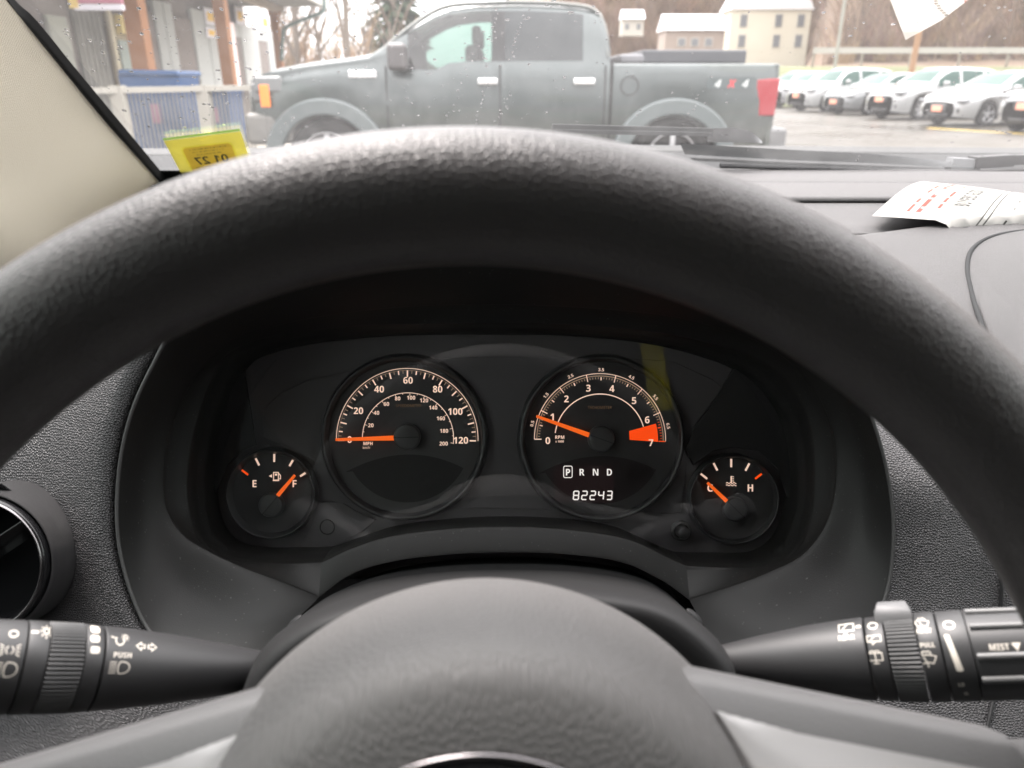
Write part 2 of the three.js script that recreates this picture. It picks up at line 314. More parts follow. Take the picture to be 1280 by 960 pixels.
function speedo(g, lit) {
  const cx = 509, cy = 549;
  if (!lit) { g.fillStyle = '#383738'; g.beginPath(); g.arc(cx, cy, 120, 0, 7); g.fill(); }
  glassWindow(g, cx, cy, lit, '#0b0a0b');
  arc(g, cx, cy, 88.5, 181, 358.5, 0.9); arc(g, cx, cy, 86, 181, 358.5, 0.6, '#8a705c');
  for (let v = 0; v <= 120; v += 2.5) { const a = 181 - v * 1.52, M10 = v % 10 === 0, M5 = v % 5 === 0; tick(g, cx, cy, M10 ? 78 : M5 ? 81 : 82, 86, a, M10 ? 1.8 : M5 ? 1.6 : 0.8, M5 ? PEACH : '#a08874'); }
  for (const [s, x, y] of [['0', 437, 549], ['20', 448, 513], ['40', 474, 486], ['60', 510, 475], ['80', 547, 486], ['100', 569, 514], ['120', 576, 550]]) txt(g, s, x, y, 11.5);
  arc(g, 510, 548, 57, 180, 353, 0.9);
  for (let v = 0; v <= 200; v += 10) tick(g, 510, 548, v % 20 ? 55 : 53.5, 57, 181 - v * 0.935, 0.7);
  for (const [s, x, y] of [['20', 463.5, 532], ['40', 470.7, 516.5], ['60', 483, 505.5], ['80', 497, 498.5], ['100', 513.8, 497.5], ['120', 530, 501], ['140', 541.4, 510], ['160', 551, 523.5], ['180', 555, 539], ['200', 554.5, 555]]) txt(g, s, x, y, 6.6);
  txt(g, 'SPEEDOMETER', 510.7, 506.8, 4.9, DIM, 'normal');
  txt(g, 'MPH', 460, 554.8, 5.6); txt(g, 'km/h', 458, 559.6, 4, PEACH, 'normal');
}
function tach(g, lit) {
  const cx = 750, cy = 549;
  if (!lit) { g.fillStyle = '#323132'; g.beginPath(); g.arc(cx, cy, 120, 0, 7); g.fill(); }
  glassWindow(g, cx, cy + 2, lit, '#140a0c');
  if (lit) { g.fillStyle = '#160a0b'; g.fillRect(693, 582, 74, 46); }
  arc(g, cx, cy, 82, 180, 358, 0.9); arc(g, cx, cy, 79, 180, 358, 0.8, '#b89a80');
  for (let v = 0; v <= 70; v++) { const a = 180 - v * 26 / 10, k = v % 10 === 0, h = v % 5 === 0; tick(g, cx, cy, k ? 73 : h ? 73.5 : 75, k ? 82 : 77.5, a, k ? 1.2 : h ? 1.5 : 0.7, v > 62 ? ORANGE : k || h ? PEACH : '#b89a80'); }
  for (const [s, x, y] of [['0', 684.8, 551], ['1', 690.8, 521.5], ['2', 708, 499], ['3', 735.5, 485.5], ['4', 765, 486], ['5', 792.6, 501], ['6', 809, 525]]) txt(g, s, x, y, 12);
  for (let v = 0.5; v < 7; v++) { const [x, y] = pol(cx, cy, 87, 180 - v * 26); g.save(); g.translate(x, y); g.rotate((-90 + v * 26) * Math.PI / 180); txt(g, v.toFixed(1), 0, 0, 5.4); g.restore(); }
  arc(g, cx, cy, 56.5, 172, 16, 1.3);
  g.fillStyle = '#ff4a08'; g.beginPath(); g.moveTo(786.4, 538.8); g.lineTo(819.6, 529.6); g.arc(cx, cy, 72.5, -0.27, 0.045); g.lineTo(787, 549.8); g.closePath(); g.fill();
  txt(g, '7', 813.8, 553.6, 12);
  txt(g, 'TACHOMETER', 749.7, 509, 4.9, DIM, 'normal'); txt(g, 'RPM', 699.7, 547, 5.8); txt(g, 'x 1000', 699.5, 552.2, 3.6);
  const W = lit ? '#fffaf4' : '#d8cfc8';
  for (const [s, x] of [['P', 709.8], ['R', 727], ['N', 744.5], ['D', 761.6]]) txt(g, s, x, 590, 11.5, W);
  g.strokeStyle = W; g.lineWidth = 1.1; g.beginPath(); g.roundRect(704.6, 582.6, 10.6, 14.4, 2); g.stroke();
  const SEG = { 8: 'abcdefg', 2: 'abged', 4: 'fgbc', 3: 'abgcd' };
  [...'82243'].forEach((d, i) => { // seven-segment odometer
    const x = 717.5 + i * 10.4, y = 614, w = 6.2, h = 5.2, P = { a: [0, 0, w, 0], b: [w, 0, w, h], c: [w, h, w, 2 * h], d: [0, 2 * h, w, 2 * h], e: [0, h, 0, 2 * h], f: [0, 0, 0, h], g: [0, h, w, h] };
    g.strokeStyle = W; g.lineWidth = 1.7; g.lineCap = 'round';
    for (const s of SEG[d]) { const [a, b, c, e] = P[s], t = 0.16; g.beginPath(); g.moveTo(x + lerp(a, c, t) - (b + lerp(0, e - b, t)) * 0.08, y + lerp(b, e, t)); g.lineTo(x + lerp(c, a, t) - e * 0.08, y + lerp(e, b, t)); g.stroke(); }
    g.lineCap = 'butt';
  });
}
const bar2 = (g, x0, y0, x1, y1, w, c) => { g.strokeStyle = c; g.lineWidth = w; g.beginPath(); g.moveTo(x0, y0); g.lineTo(x1, y1); g.stroke(); };
function fuel(g, lit) {
  const cx = 342, cy = 617;
  [[143.5, ORANGE], [117, PEACH], [89, PEACH], [60, PEACH], [33, PEACH]].forEach(([a, c]) => tick(g, cx, cy, 39.5, 49.5, a, 2.6, c));
  txt(g, 'E', 318, 604.5, 12.5); txt(g, 'F', 368, 604.5, 12.5);
  g.strokeStyle = g.fillStyle = PEACH; g.lineWidth = 1.2;
  g.strokeRect(342, 590.5, 6, 9.5); g.fillRect(343.5, 592, 3, 2.6); g.fillRect(341, 600, 8, 1.3);
  g.beginPath(); g.moveTo(348.6, 592); g.lineTo(350.6, 594.4); g.lineTo(350.6, 598.6); g.lineTo(348.8, 598.6); g.stroke();
  g.beginPath(); g.moveTo(336, 595); g.lineTo(340, 592.8); g.lineTo(340, 597.2); g.closePath(); g.fill();
}
function temp(g, lit) {
  const cx = 914, cy = 622;
  [[142, PEACH], [117, PEACH], [90, PEACH], [62, PEACH], [38, ORANGE]].forEach(([a, c]) => tick(g, cx, cy, 38, 48.5, a, 2.6, c));
  txt(g, 'C', 887.5, 610, 12.5); txt(g, 'H', 938, 610, 12.5);
  bar2(g, 914, 595, 914, 604, 1.6, PEACH); for (const y of [596, 598.6, 601.2]) bar2(g, 914, y, 917.5, y, 0.9, PEACH);
  g.lineWidth = 1; for (const y of [603.8, 606.6]) { g.beginPath(); for (let x = 907.5; x <= 920.5; x += 0.5) g.lineTo(x, y + 0.7 * Math.sin(x * 1.45)); g.stroke(); }
}
const ringMat = M(0.03, 0.03, 0.031, 0.42), faceMat = M(0.06, 0.056, 0.06, 0.5, { bumpMap: rep(fineTex, 30), bumpScale: 0.00003 }), needleMat = new THREE.MeshPhysicalMaterial({ color: rgb(0.75, 0.12, 0.015), roughness: 0.45, emissive: rgb(1, 0.14, 0.01), emissiveIntensity: 0.13 }), hubMat = M(0.045, 0.045, 0.046, 0.42);
const discUV = (r) => new THREE.CircleGeometry(r, 96);
function gauge(name, cx, cy, Rpx, dialPx, tex, needle, hub, hubPx) {
  const g = subgroup(cl, name), w0 = 0.001;
  const c = cc(cx, cy, w0), k = (CD - w0) / FOCAL;
  part(g, 'dial_display', discUV(dialPx * k).translate(c.x, c.y, c.z), tex);
  const R = Rpx * k, d = dialPx * k * 0.985;
  const ring = new THREE.LatheGeometry([[R * 1.02, 0], [R * 1.0, .0045], [R * .985, .0062], [R * .965, .0066], [R * .945, .006], [lerp(d, R * .945, .6), .004], [d, .0016]].map(([r, z]) => new THREE.Vector2(r, z)), 128).rotateX(Math.PI / 2);
  const c2 = cc(cx, cy, .004);
  part(g, 'ring', ring.translate(c2.x, c2.y, 0), ringMat);
  const w = .0052, a = cc(...needle[0], w), b = cc(...needle[1], w), t = V3().subVectors(b, a), n = V3(-t.y, t.x, 0).normalize();
  const s = (Rpx > 80 ? 2.5 : 1.9) * k, e = 1.0 * k;
  const geo = extrude([[a.x + n.x * s, a.y + n.y * s], [a.x - n.x * s, a.y - n.y * s], [b.x - n.x * e, b.y - n.y * e], [b.x + n.x * e, b.y + n.y * e]], .0006, .0003, 2).translate(0, 0, w - .0006);
  part(g, 'needle_light', geo, needleMat);
  const h = cc(...hub, .0065), hr = hubPx * k;
  part(g, 'needle_hub', new THREE.LatheGeometry([[0, .0072], [hr * .6, .0071], [hr * .88, .0068], [hr * .97, .006], [hr, .0045], [hr, .001]].map(([r, z]) => new THREE.Vector2(r, z)), 64).rotateX(Math.PI / 2).translate(h.x, h.y, 0), hubMat);
  const ang = Math.atan2(t.y, t.x);
  part(g, 'hub_slot', box(hr * 1.9, .0006, .0003).rotateZ(ang).translate(h.x, h.y, .0074), m.black);
  return g;
}
gauge('speedometer', 505, 547, 103, 96, dial(505, 547, 96, speedo), [[493, 547.5], [420, 549.6]], [508, 546.6], 16.5);
gauge('tachometer', 752, 548, 103, 97, dial(752, 548, 97, tach), [[739, 544.8], [671, 520.4]], [752, 549], 16.5);
gauge('fuel_gauge', 339, 617, 56, 50, dial(339, 617, 50, fuel), [[345, 622], [368, 594.5]], [337.5, 632], 15);
gauge('temperature_gauge', 917, 624, 56, 52, dial(917, 624, 52, temp), [[908.5, 626.5], [885, 604]], [920, 637], 15);
{
  const plate = (list, z, dz, bev) => extrude(list.map(([x, y]) => { const p = cc(x, y, z); return [p.x, p.y]; }), dz, bev).translate(0, 0, z);
  part(cl, 'face_panel', box(0.42, 0.17, 0.003, 0, -.002, -.0025), faceMat);
  part(cl, 'centre_plate', plate([[330, 512], [352, 492], [388, 475], [440, 464], [500, 452], [600, 447], [752, 447], [840, 452], [890, 475], [925, 505], [935, 560], [860, 560], [850, 640], [600, 634], [470, 634], [400, 624], [393, 575], [330, 545]], -.0008, .0008, .0003), faceMat);
  part(cl, 'lower_plate', plate([[401, 628], [427, 628], [447, 640], [470, 650], [452, 664], [430, 676], [412, 683], [375, 683], [390, 660]], -.0008, .0006, .0003), faceMat);
  part(cl, 'side_plate', plate([[303, 446], [312, 505], [320, 556], [302, 563], [284, 582], [272, 612], [255, 650], [235, 640], [235, 540], [255, 470]], .003, .001, .0004), m.black);  // black plates covering the outer left and right of the cluster face
  part(cl, 'side_plate', plate([[922, 452], [895, 498], [868, 534], [857, 562], [866, 580], [890, 563], [918, 558], [948, 563], [972, 585], [984, 620], [1010, 640], [1010, 540], [975, 470]], .003, .001, .0004), m.black);
  const b = cc(409, 659, 0);
  part(cl, 'blank_button', new THREE.TorusGeometry(9 * ck, .0004, 8, 40).translate(b.x, b.y, .0003), m.black);
  const kn = subgroup(cl, 'trip_knob'), q = cc(852, 664, .002);
  kn.position.set(q.x, q.y, 0);
  part(kn, 'collar', new THREE.LatheGeometry([[13, 0], [12.5, .002], [11, .0035], [9, .003], [8, .0005]].map(([r, z]) => new THREE.Vector2(r * ck, z)), 40).rotateX(Math.PI / 2), M(0.05, 0.05, 0.05, 0.2));
  part(kn, 'stem', new THREE.LatheGeometry([[7.5, 0], [7.5, .008], [6.2, .0095], [0, .0098]].map(([r, z]) => new THREE.Vector2(r * ck, z)), 32).rotateX(Math.PI / 2), M(0.03, 0.03, 0.03, 0.3));
  // clear lens, bowed towards the driver, leaning back at the top
  const lens = [];
  for (let j = 0; j <= 40; j++) { const r = []; for (let i = 0; i <= 12; i++) { const u = j / 40 * 2 - 1, v = i / 12; r.push(V3(u * .19, lerp(-.08, .072, v), lerp(.0195, .0115, v))); } lens.push(r); }
  part(cl, 'clear_lens', gridGeo(lens), M(1, 1, 1, 0.02, { transmission: 1, thickness: 0, ior: 1.52 }));
}

// ------------------------------------------------------------------ steering column and stalks
const col = thing('steering_column', 'black plastic shroud around the steering column below the dials', 'steering column');
{
  const s0 = [[372, 830], [388, 785], [425, 742], [475, 716], [545, 702], [635, 697], [730, 702], [800, 718], [842, 748], [870, 790], [880, 830]];
  const s1 = [[345, 840], [362, 795], [400, 752], [452, 730], [535, 716], [635, 712], [738, 716], [815, 733], [858, 765], [884, 805], [895, 840]];
  const s2 = [[310, 870], [338, 802], [390, 765], [450, 742], [535, 727], [635, 722], [740, 727], [825, 744], [872, 778], [896, 815], [905, 870]];
  const s3 = [[292, 900], [325, 822], [385, 775], [450, 752], [535, 738], [635, 733], [742, 737], [832, 756], [885, 792], [915, 830], [930, 900]];
  part(col, 'upper_shroud', loft([pts(s0, .435), pts(s1, .385), pts(s1.map(([x, y]) => [x, y + 1.5]), .38)], 70, 12), m.shroud);
  part(col, 'shroud_collar', loft([pts(s1.map(([x, y]) => [x - (x - 635) * .02, y + 4]), .384), pts(s1.map(([x, y]) => [x - (x - 635) * .004, y + 1]), .378), pts(s2, .31), pts(s3, .27), pts(s3.map(([x, y]) => [635 + (x - 635) * .97, y + 14]), .262), pts(s3.map(([x, y]) => [635 + (x - 635) * .8, y + 50]), .262)], 70, 26), m.shroud);
  part(col, 'lower_shroud', loft([pts([[300, 860], [310, 960], [460, 1010], [640, 1030], [800, 1010], [900, 960], [925, 860]], .28), pts([[372, 830], [390, 930], [500, 960], [640, 970], [760, 960], [860, 930], [880, 830]], .43)], 40, 8), m.shroud);
  for (const [x, y, a] of [[368, 779, .8], [868, 771, -.8]]) part(col, 'screw_recess', new THREE.SphereGeometry(.0035, 16, 10).scale(1.6, .5, .8).rotateZ(a).translate(...at(x, y, .335).toArray()), m.black);
}
// a turned stalk from root to tip; its printed skin is measured along the photograph
function stalk(name, label, A, B, profile, draw, textureName) {
  const g = thing(name, label, 'control stalk'), axis = V3().subVectors(B.p, A.p), len = axis.length(), T = axis.clone().normalize();
  const mid = V3().addVectors(A.p, B.p).multiplyScalar(.5), e1 = V3().subVectors(EYE, mid); e1.addScaledVector(T, -e1.dot(T)).normalize();
  const e2 = V3().crossVectors(e1, T).normalize(); if (e2.y < 0) e2.negate();
  const dir = B.x > A.x ? 1 : -1;
  const rad = (t) => { let i = 1; while (i < profile.length - 1 && t > profile[i][0]) i++; const [a, ra] = profile[i - 1], [b, rb] = profile[i]; return lerp(ra, rb, clamp((t - a) / (b - a), 0, 1)); };
  const pix = (t, th) => { const r = rad(t), p = A.p.clone().addScaledVector(axis, t).addScaledVector(e1, Math.cos(th) * r).addScaledVector(e2, Math.sin(th) * r).sub(EYE), d = p.dot(CAMFWD); return [640 + p.x / d * FOCAL, 480 - p.dot(CAMUP) / d * FOCAL]; };
  const solve = (px, py) => { // where on the turned skin a measured spot lies
    let t = clamp((px - A.x) / (B.x - A.x), 0, 1), th = .3;
    for (let k = 0; k < 40; k++) { const [x, y] = pix(t, th), [xt, yt] = pix(t + .001, th), [xh, yh] = pix(t, th + .001); const a = (xt - x) * 1e3, b2 = (xh - x) * 1e3, c = (yt - y) * 1e3, d = (yh - y) * 1e3, D = a * d - b2 * c, ex = px - x, ey = py - y; t += clamp((d * ex - b2 * ey) / D, -.1, .1) * .7; th = clamp(th + clamp((a * ey - c * ex) / D, -.3, .3) * .7, -1.45, 1.45); }
    return [t, th];
  };
  const tOf = (px) => { let lo = -.2, hi = 1.2; for (let k = 0; k < 40; k++) { const q = (lo + hi) / 2; ((pix(q, .85)[0] - px) * dir < 0) ? lo = q : hi = q; } return (lo + hi) / 2; };
  const N = 2048, H = 1024;
  const lit = canvas(N, H, (c) => {
    c.fillStyle = '#2e2e2f'; c.fillRect(0, 0, N, H);
    for (let i = 0; i < 240; i++) { c.fillStyle = `rgba(190,185,175,${rr(.1, .5)})`; c.fillRect(rnd() * N, rnd() * H, rr(1, 3), rr(1, 3)); }
    c.textAlign = 'center'; c.textBaseline = 'middle';
    const put = (px, py, f, sc = 1) => {
      const [t, th] = solve(px, py), [x0] = pix(t, th), [x1] = pix(t + .001, th), [, y0] = pix(t, th), [, y1] = pix(t, th + .001);
      const sx = N * .001 / Math.max(.05, Math.abs(x1 - x0)), sy = Math.min(H / (2 * Math.PI) * .001 / Math.max(.01, Math.abs(y1 - y0)), 14);
      c.save(); c.translate(dir > 0 ? t * N : (1 - t) * N, H * (.5 - th / (2 * Math.PI))); c.scale(sx * sc, sy * sc); f(c); c.restore();
    };
    draw(c, put);
  });
  const revolve = (prof, wave = 0, ribs = 0) => {
    const grid = [], n = ribs ? ribs * 4 : 72, uv = [];
    for (const [t, r] of prof) { const row = []; for (let i = 0; i <= n; i++) { const th = (i / n - .5) * 2 * Math.PI, q = r - (ribs ? wave * (i % 4 < 2 ? 1 : 0) : 0); row.push(A.p.clone().addScaledVector(axis, t).addScaledVector(e1, Math.cos(th) * q).addScaledVector(e2, Math.sin(th) * q)); uv.push(dir > 0 ? t : 1 - t, .5 + th / (2 * Math.PI)); } grid.push(row); }
    const geo = gridGeo(grid); geo.setAttribute('uv', new THREE.Float32BufferAttribute(uv, 2)); return geo;
  };
  const mat = new THREE.MeshPhysicalMaterial({ map: lit, roughness: .48, side: THREE.DoubleSide });
  return { g, revolve, mat, A, B, axis, e1, e2, tOf, T };
}
const END = (x, y, d) => ({ x, y, d, p: at(x, y, d) });
const INK = '#c9c2b7';
const glyph = {
  beam: (c) => { c.strokeStyle = INK; c.lineWidth = 1.7; c.beginPath(); c.moveTo(-1, -8); c.lineTo(3, -8); c.bezierCurveTo(15, -7, 15, 7, 3, 8); c.lineTo(-1, 8); c.bezierCurveTo(-4, 4, -4, -4, -1, -8); c.stroke(); for (let i = -2; i <= 2; i++) { c.beginPath(); c.moveTo(-15, i * 3.6); c.lineTo(-5.5, i * 3.6); c.lineWidth = 1.4; c.stroke(); } },
  sunny: (c) => { c.strokeStyle = INK; c.lineWidth = 1.5; c.beginPath(); c.arc(0, 0, 3.2, 0, 7); c.stroke(); for (let i = 0; i < 8; i++) { const a = i * Math.PI / 4; c.beginPath(); c.moveTo(Math.cos(a) * 5, Math.sin(a) * 5); c.lineTo(Math.cos(a) * 8, Math.sin(a) * 8); c.stroke(); } },
  dimmer: (c) => { c.strokeStyle = INK; c.lineWidth = 1.7; c.beginPath(); c.arc(-3, 3, 6, -2.4, -0.3, true); c.stroke(); c.save(); c.translate(5, -2); c.scale(.75, .75); glyph.sunny(c); c.restore(); c.beginPath(); c.moveTo(-16, -2); c.lineTo(-10, 0); c.stroke(); },
  arrows: (c) => { c.strokeStyle = INK; c.lineWidth = 1.5; for (const s of [-1, 1]) { c.beginPath(); c.moveTo(s * 13, 0); c.lineTo(s * 7, -5); c.lineTo(s * 7, -2.2); c.lineTo(s * 2.2, -2.2); c.lineTo(s * 2.2, 2.2); c.lineTo(s * 7, 2.2); c.lineTo(s * 7, 5); c.closePath(); c.stroke(); } },
  lamps: (c) => { c.strokeStyle = INK; c.lineWidth = 1.5; for (const s of [-1, 1]) { c.beginPath(); c.moveTo(s * 2, -5); c.quadraticCurveTo(s * 8, 0, s * 2, 5); c.stroke(); for (const a of [-.6, -.2, .2, .6]) { c.beginPath(); c.moveTo(s * (7 + 1), a * 7); c.lineTo(s * 14, a * 13); c.stroke(); } } },
  ring: (c) => { c.strokeStyle = INK; c.lineWidth = 1.7; c.beginPath(); c.ellipse(0, 0, 5.5, 3.8, 0, 0, 7); c.stroke(); },
  word: (s, z) => (c) => { c.fillStyle = INK; c.font = `bold ${z}px sans-serif`; c.fillText(s, 0, 0); },
  rear: (c) => { c.strokeStyle = INK; c.lineWidth = 1.5; c.strokeRect(-10, -5, 20, 9); c.beginPath(); c.moveTo(-6, 3); c.lineTo(2, -5); c.moveTo(-3, 4); c.lineTo(-3, 8); c.lineTo(2, 4); c.stroke(); },
  wash: (c) => { c.strokeStyle = INK; c.lineWidth = 1.5; c.strokeRect(-9, -4, 18, 10); c.beginPath(); c.moveTo(0, 6); c.lineTo(0, -4); c.moveTo(-4, 10); c.lineTo(4, 10); c.moveTo(-7, -4); c.quadraticCurveTo(-5, -9, 0, -6); c.quadraticCurveTo(5, -9, 7, -4); c.moveTo(0, 6); c.lineTo(0, 10); c.stroke(); },
  screen: (c) => { c.strokeStyle = INK; c.lineWidth = 1.5; c.beginPath(); c.moveTo(-12, -3); c.quadraticCurveTo(0, -8, 12, -3); c.lineTo(7, 6); c.quadraticCurveTo(0, 3, -7, 6); c.closePath(); c.moveTo(0, 6); c.lineTo(-4, -3); c.moveTo(0, 6); c.lineTo(0, 11); c.moveTo(-6, -6); c.quadraticCurveTo(-4, -12, 0, -9); c.quadraticCurveTo(5, -12, 6, -6); c.stroke(); },
};
{ // left: lights
  const A = END(338, 838, .30), B = END(-70, 832, .237);
  const dL = (x) => 1 / lerp(1 / .30, 1 / .237, (338 - x) / 408), R = (x, half) => half / FOCAL * dL(x);
  const S = stalk('light_stalk', 'black headlight and turn signal stalk left of the column with white symbols', A, B, [[0, R(338, 23)], [.2, R(260, 36)], [.45, R(165, 47)], [.52, R(133, 50)], [1, R(0, 55)]], (c, put) => {
    put(153, 797, glyph.dimmer, .85); put(184, 807, glyph.arrows, .95); put(154, 819, glyph.word('PUSH', 10), .95); put(151, 834.5, glyph.beam, .95);
    for (const [y, w] of [[787, 12], [799, 12], [813, 12]]) put(119, y, (k) => { k.fillStyle = INK; k.beginPath(); k.roundRect(-w / 2, -5, w, 9, 3); k.fill(); });
    put(58, 790, glyph.sunny, 1); put(43, 791, (k) => { k.fillStyle = INK; k.fillRect(-4, -1.5, 9, 3); });
    put(17, 793, glyph.ring, 1); put(12, 813, glyph.lamps, .95); put(8, 837, glyph.beam, 1.1);
  });
  const t = S.tOf, seg = (x0, r0, x1, r1, bev = 1.4) => [[t(x0 - .1), R(x0, r0) - .0016], [t(x0), R(x0, r0) - .0006], [t(x0 - bev), R(x0, r0)], [t((x0 + x1) / 2), R((x0 + x1) / 2, (r0 + r1) / 2)], [t(x1 + bev), R(x1, r1)], [t(x1), R(x1, r1) - .0006], [t(x1 + .1), R(x1, r1) - .0016]];
  part(S.g, 'lever_cone', S.revolve([[0, R(338, 21)], [t(320), R(320, 25)], [t(280), R(280, 32)], [t(220), R(220, 41)], [t(165), R(165, 47.3)], [t(136), R(136, 49.5)], [t(134.2), R(134, 49.3)], [t(133.5), R(134, 46)]]), S.mat);
  part(S.g, 'dimmer_band', S.revolve(seg(132, 50, 109, 52)), S.mat);
  part(S.g, 'knurled_ring', S.revolve([[t(108.5), R(108, 49)], [t(108), R(108, 52.5)], [t(66), R(66, 54)], [t(65), R(65, 50)]], .0006, 64), M(.06, .06, .061, .5));
  part(S.g, 'marker_band', S.revolve(seg(64, 54, 37, 55)), S.mat);
  part(S.g, 'end_knob', S.revolve([...seg(35.5, 55, -50, 57).slice(0, 6), [t(-66), R(-66, 50)], [1, 0.001]]), S.mat);
}
{ // right: wipers
  const A = END(880, 830, .30), B = END(1400, 812, .243);
  const dR = (x) => 1 / lerp(1 / .30, 1 / .243, (x - 880) / 520), R = (x, half) => half / FOCAL * dR(x);
  const S = stalk('wiper_stalk', 'black wiper and washer stalk right of the column with knurled rings', A, B, [[0, R(880, 20)], [.3, R(1000, 38)], [.48, R(1080, 50)], [.6, R(1140, 54)], [1, R(1400, 57)]], (c, put) => {
    put(1058, 786, glyph.rear, .9); put(1058, 798, glyph.word('REAR', 9), .95); put(1073, 784, (k) => { k.fillStyle = INK; k.fillRect(-3, -1.5, 6, 3); });
    put(1090.5, 781, glyph.ring, 1); put(1092, 798, glyph.rear, .85); put(1094, 820, glyph.wash, .95);
    put(1152, 778, glyph.screen, .75); put(1152, 788, glyph.word('FRONT', 8.5), .9); put(1159, 806, glyph.word('PULL', 9), .9); put(1159, 824, glyph.screen, 1);
    put(1186, 780, glyph.ring, 1.2); put(1192, 817, (k) => { k.fillStyle = INK; k.beginPath(); k.moveTo(-7, -25); k.quadraticCurveTo(-4, -28, 0, -25); k.lineTo(8, 22); k.quadraticCurveTo(4, 25, -1, 22); k.closePath(); k.fill(); });
    put(1202, 857, glyph.word('LO', 8), .8); put(1208, 868, glyph.word('HI', 7), .7);
    put(1249, 809, glyph.word('MIST', 11), 1); put(1271, 808, (k) => { k.fillStyle = INK; k.beginPath(); k.moveTo(-6, -5); k.lineTo(6, -5); k.lineTo(0, 6); k.closePath(); k.fill(); });
  });
  const t = S.tOf, seg = (x0, r0, x1, r1, bev = 1.4) => [[t(x0 + .1), R(x0, r0) - .0016], [t(x0), R(x0, r0) - .0006], [t(x0 + bev), R(x0, r0)], [t((x0 + x1) / 2), R((x0 + x1) / 2, (r0 + r1) / 2)], [t(x1 - bev), R(x1, r1)], [t(x1), R(x1, r1) - .0006], [t(x1 - .1), R(x1, r1) - .0016]];
  part(S.g, 'lever_cone', S.revolve([[0, R(880, 18)], [t(900), R(900, 22)], [t(950), R(950, 32)], [t(1010), R(1010, 42)], [t(1060), R(1060, 47.5)], [t(1076), R(1076, 48.8)], [t(1078), R(1078, 47)], [t(1078.6), R(1078, 44)]]), S.mat);
  part(S.g, 'rear_band', S.revolve(seg(1080, 48, 1103, 50)), S.mat);
  part(S.g, 'knurled_ring', S.revolve([[t(1104), R(1104, 47)], [t(1105), R(1105, 51)], [t(1140), R(1140, 53)], [t(1141), R(1141, 49)]], .0006, 64), M(.06, .06, .061, .5));
  { const c = (x, th, r) => S.A.p.clone().addScaledVector(S.axis, t(x)).addScaledVector(S.e1, Math.sin(th) * r).addScaledVector(S.e2, Math.cos(th) * r), r0 = R(1120, 48), r1 = R(1120, 66), q = [];
    for (const [x0, x1, r, w] of [[1094, 1142, r0, .62], [1095, 1141, R(1120, 58), .55], [1100, 1137, r1, .42], [1102, 1135, r1 + .0003, .2]]) q.push([-1, -.5, 0, .5, 1].map((s) => c(x0, s * w, r)).concat([1, .5, 0, -.5, -1].map((s) => c(x1, s * w, r)), [c(x0, -w, r)]));
    q.push(q[3].map(() => c(1118, 0, r1 + .0003)));
    part(S.g, 'finger_tab', gridGeo(q), M(.11, .11, .112, .5)); }
  part(S.g, 'front_band', S.revolve(seg(1142.5, 52.5, 1168, 53)), S.mat);
  part(S.g, 'speed_band', S.revolve(seg(1169.5, 53, 1205, 54)), S.mat);
  part(S.g, 'fluted_knob', S.revolve([[t(1205.5), R(1205, 46)], [t(1206.5), R(1206, 53.5)], [t(1390), R(1390, 55)], [1, .001]]), S.mat);
  for (const a of [1.15, .62, -.05, -.55]) { const q = (x) => S.A.p.clone().addScaledVector(S.axis, t(x)).addScaledVector(S.e1, Math.cos(a) * R(x, 54)).addScaledVector(S.e2, Math.sin(a) * R(x, 54)); part(S.g, 'flute', bar(q(1209), q(1380), .0012, 10), M(.1, .1, .1, .35)); }
}

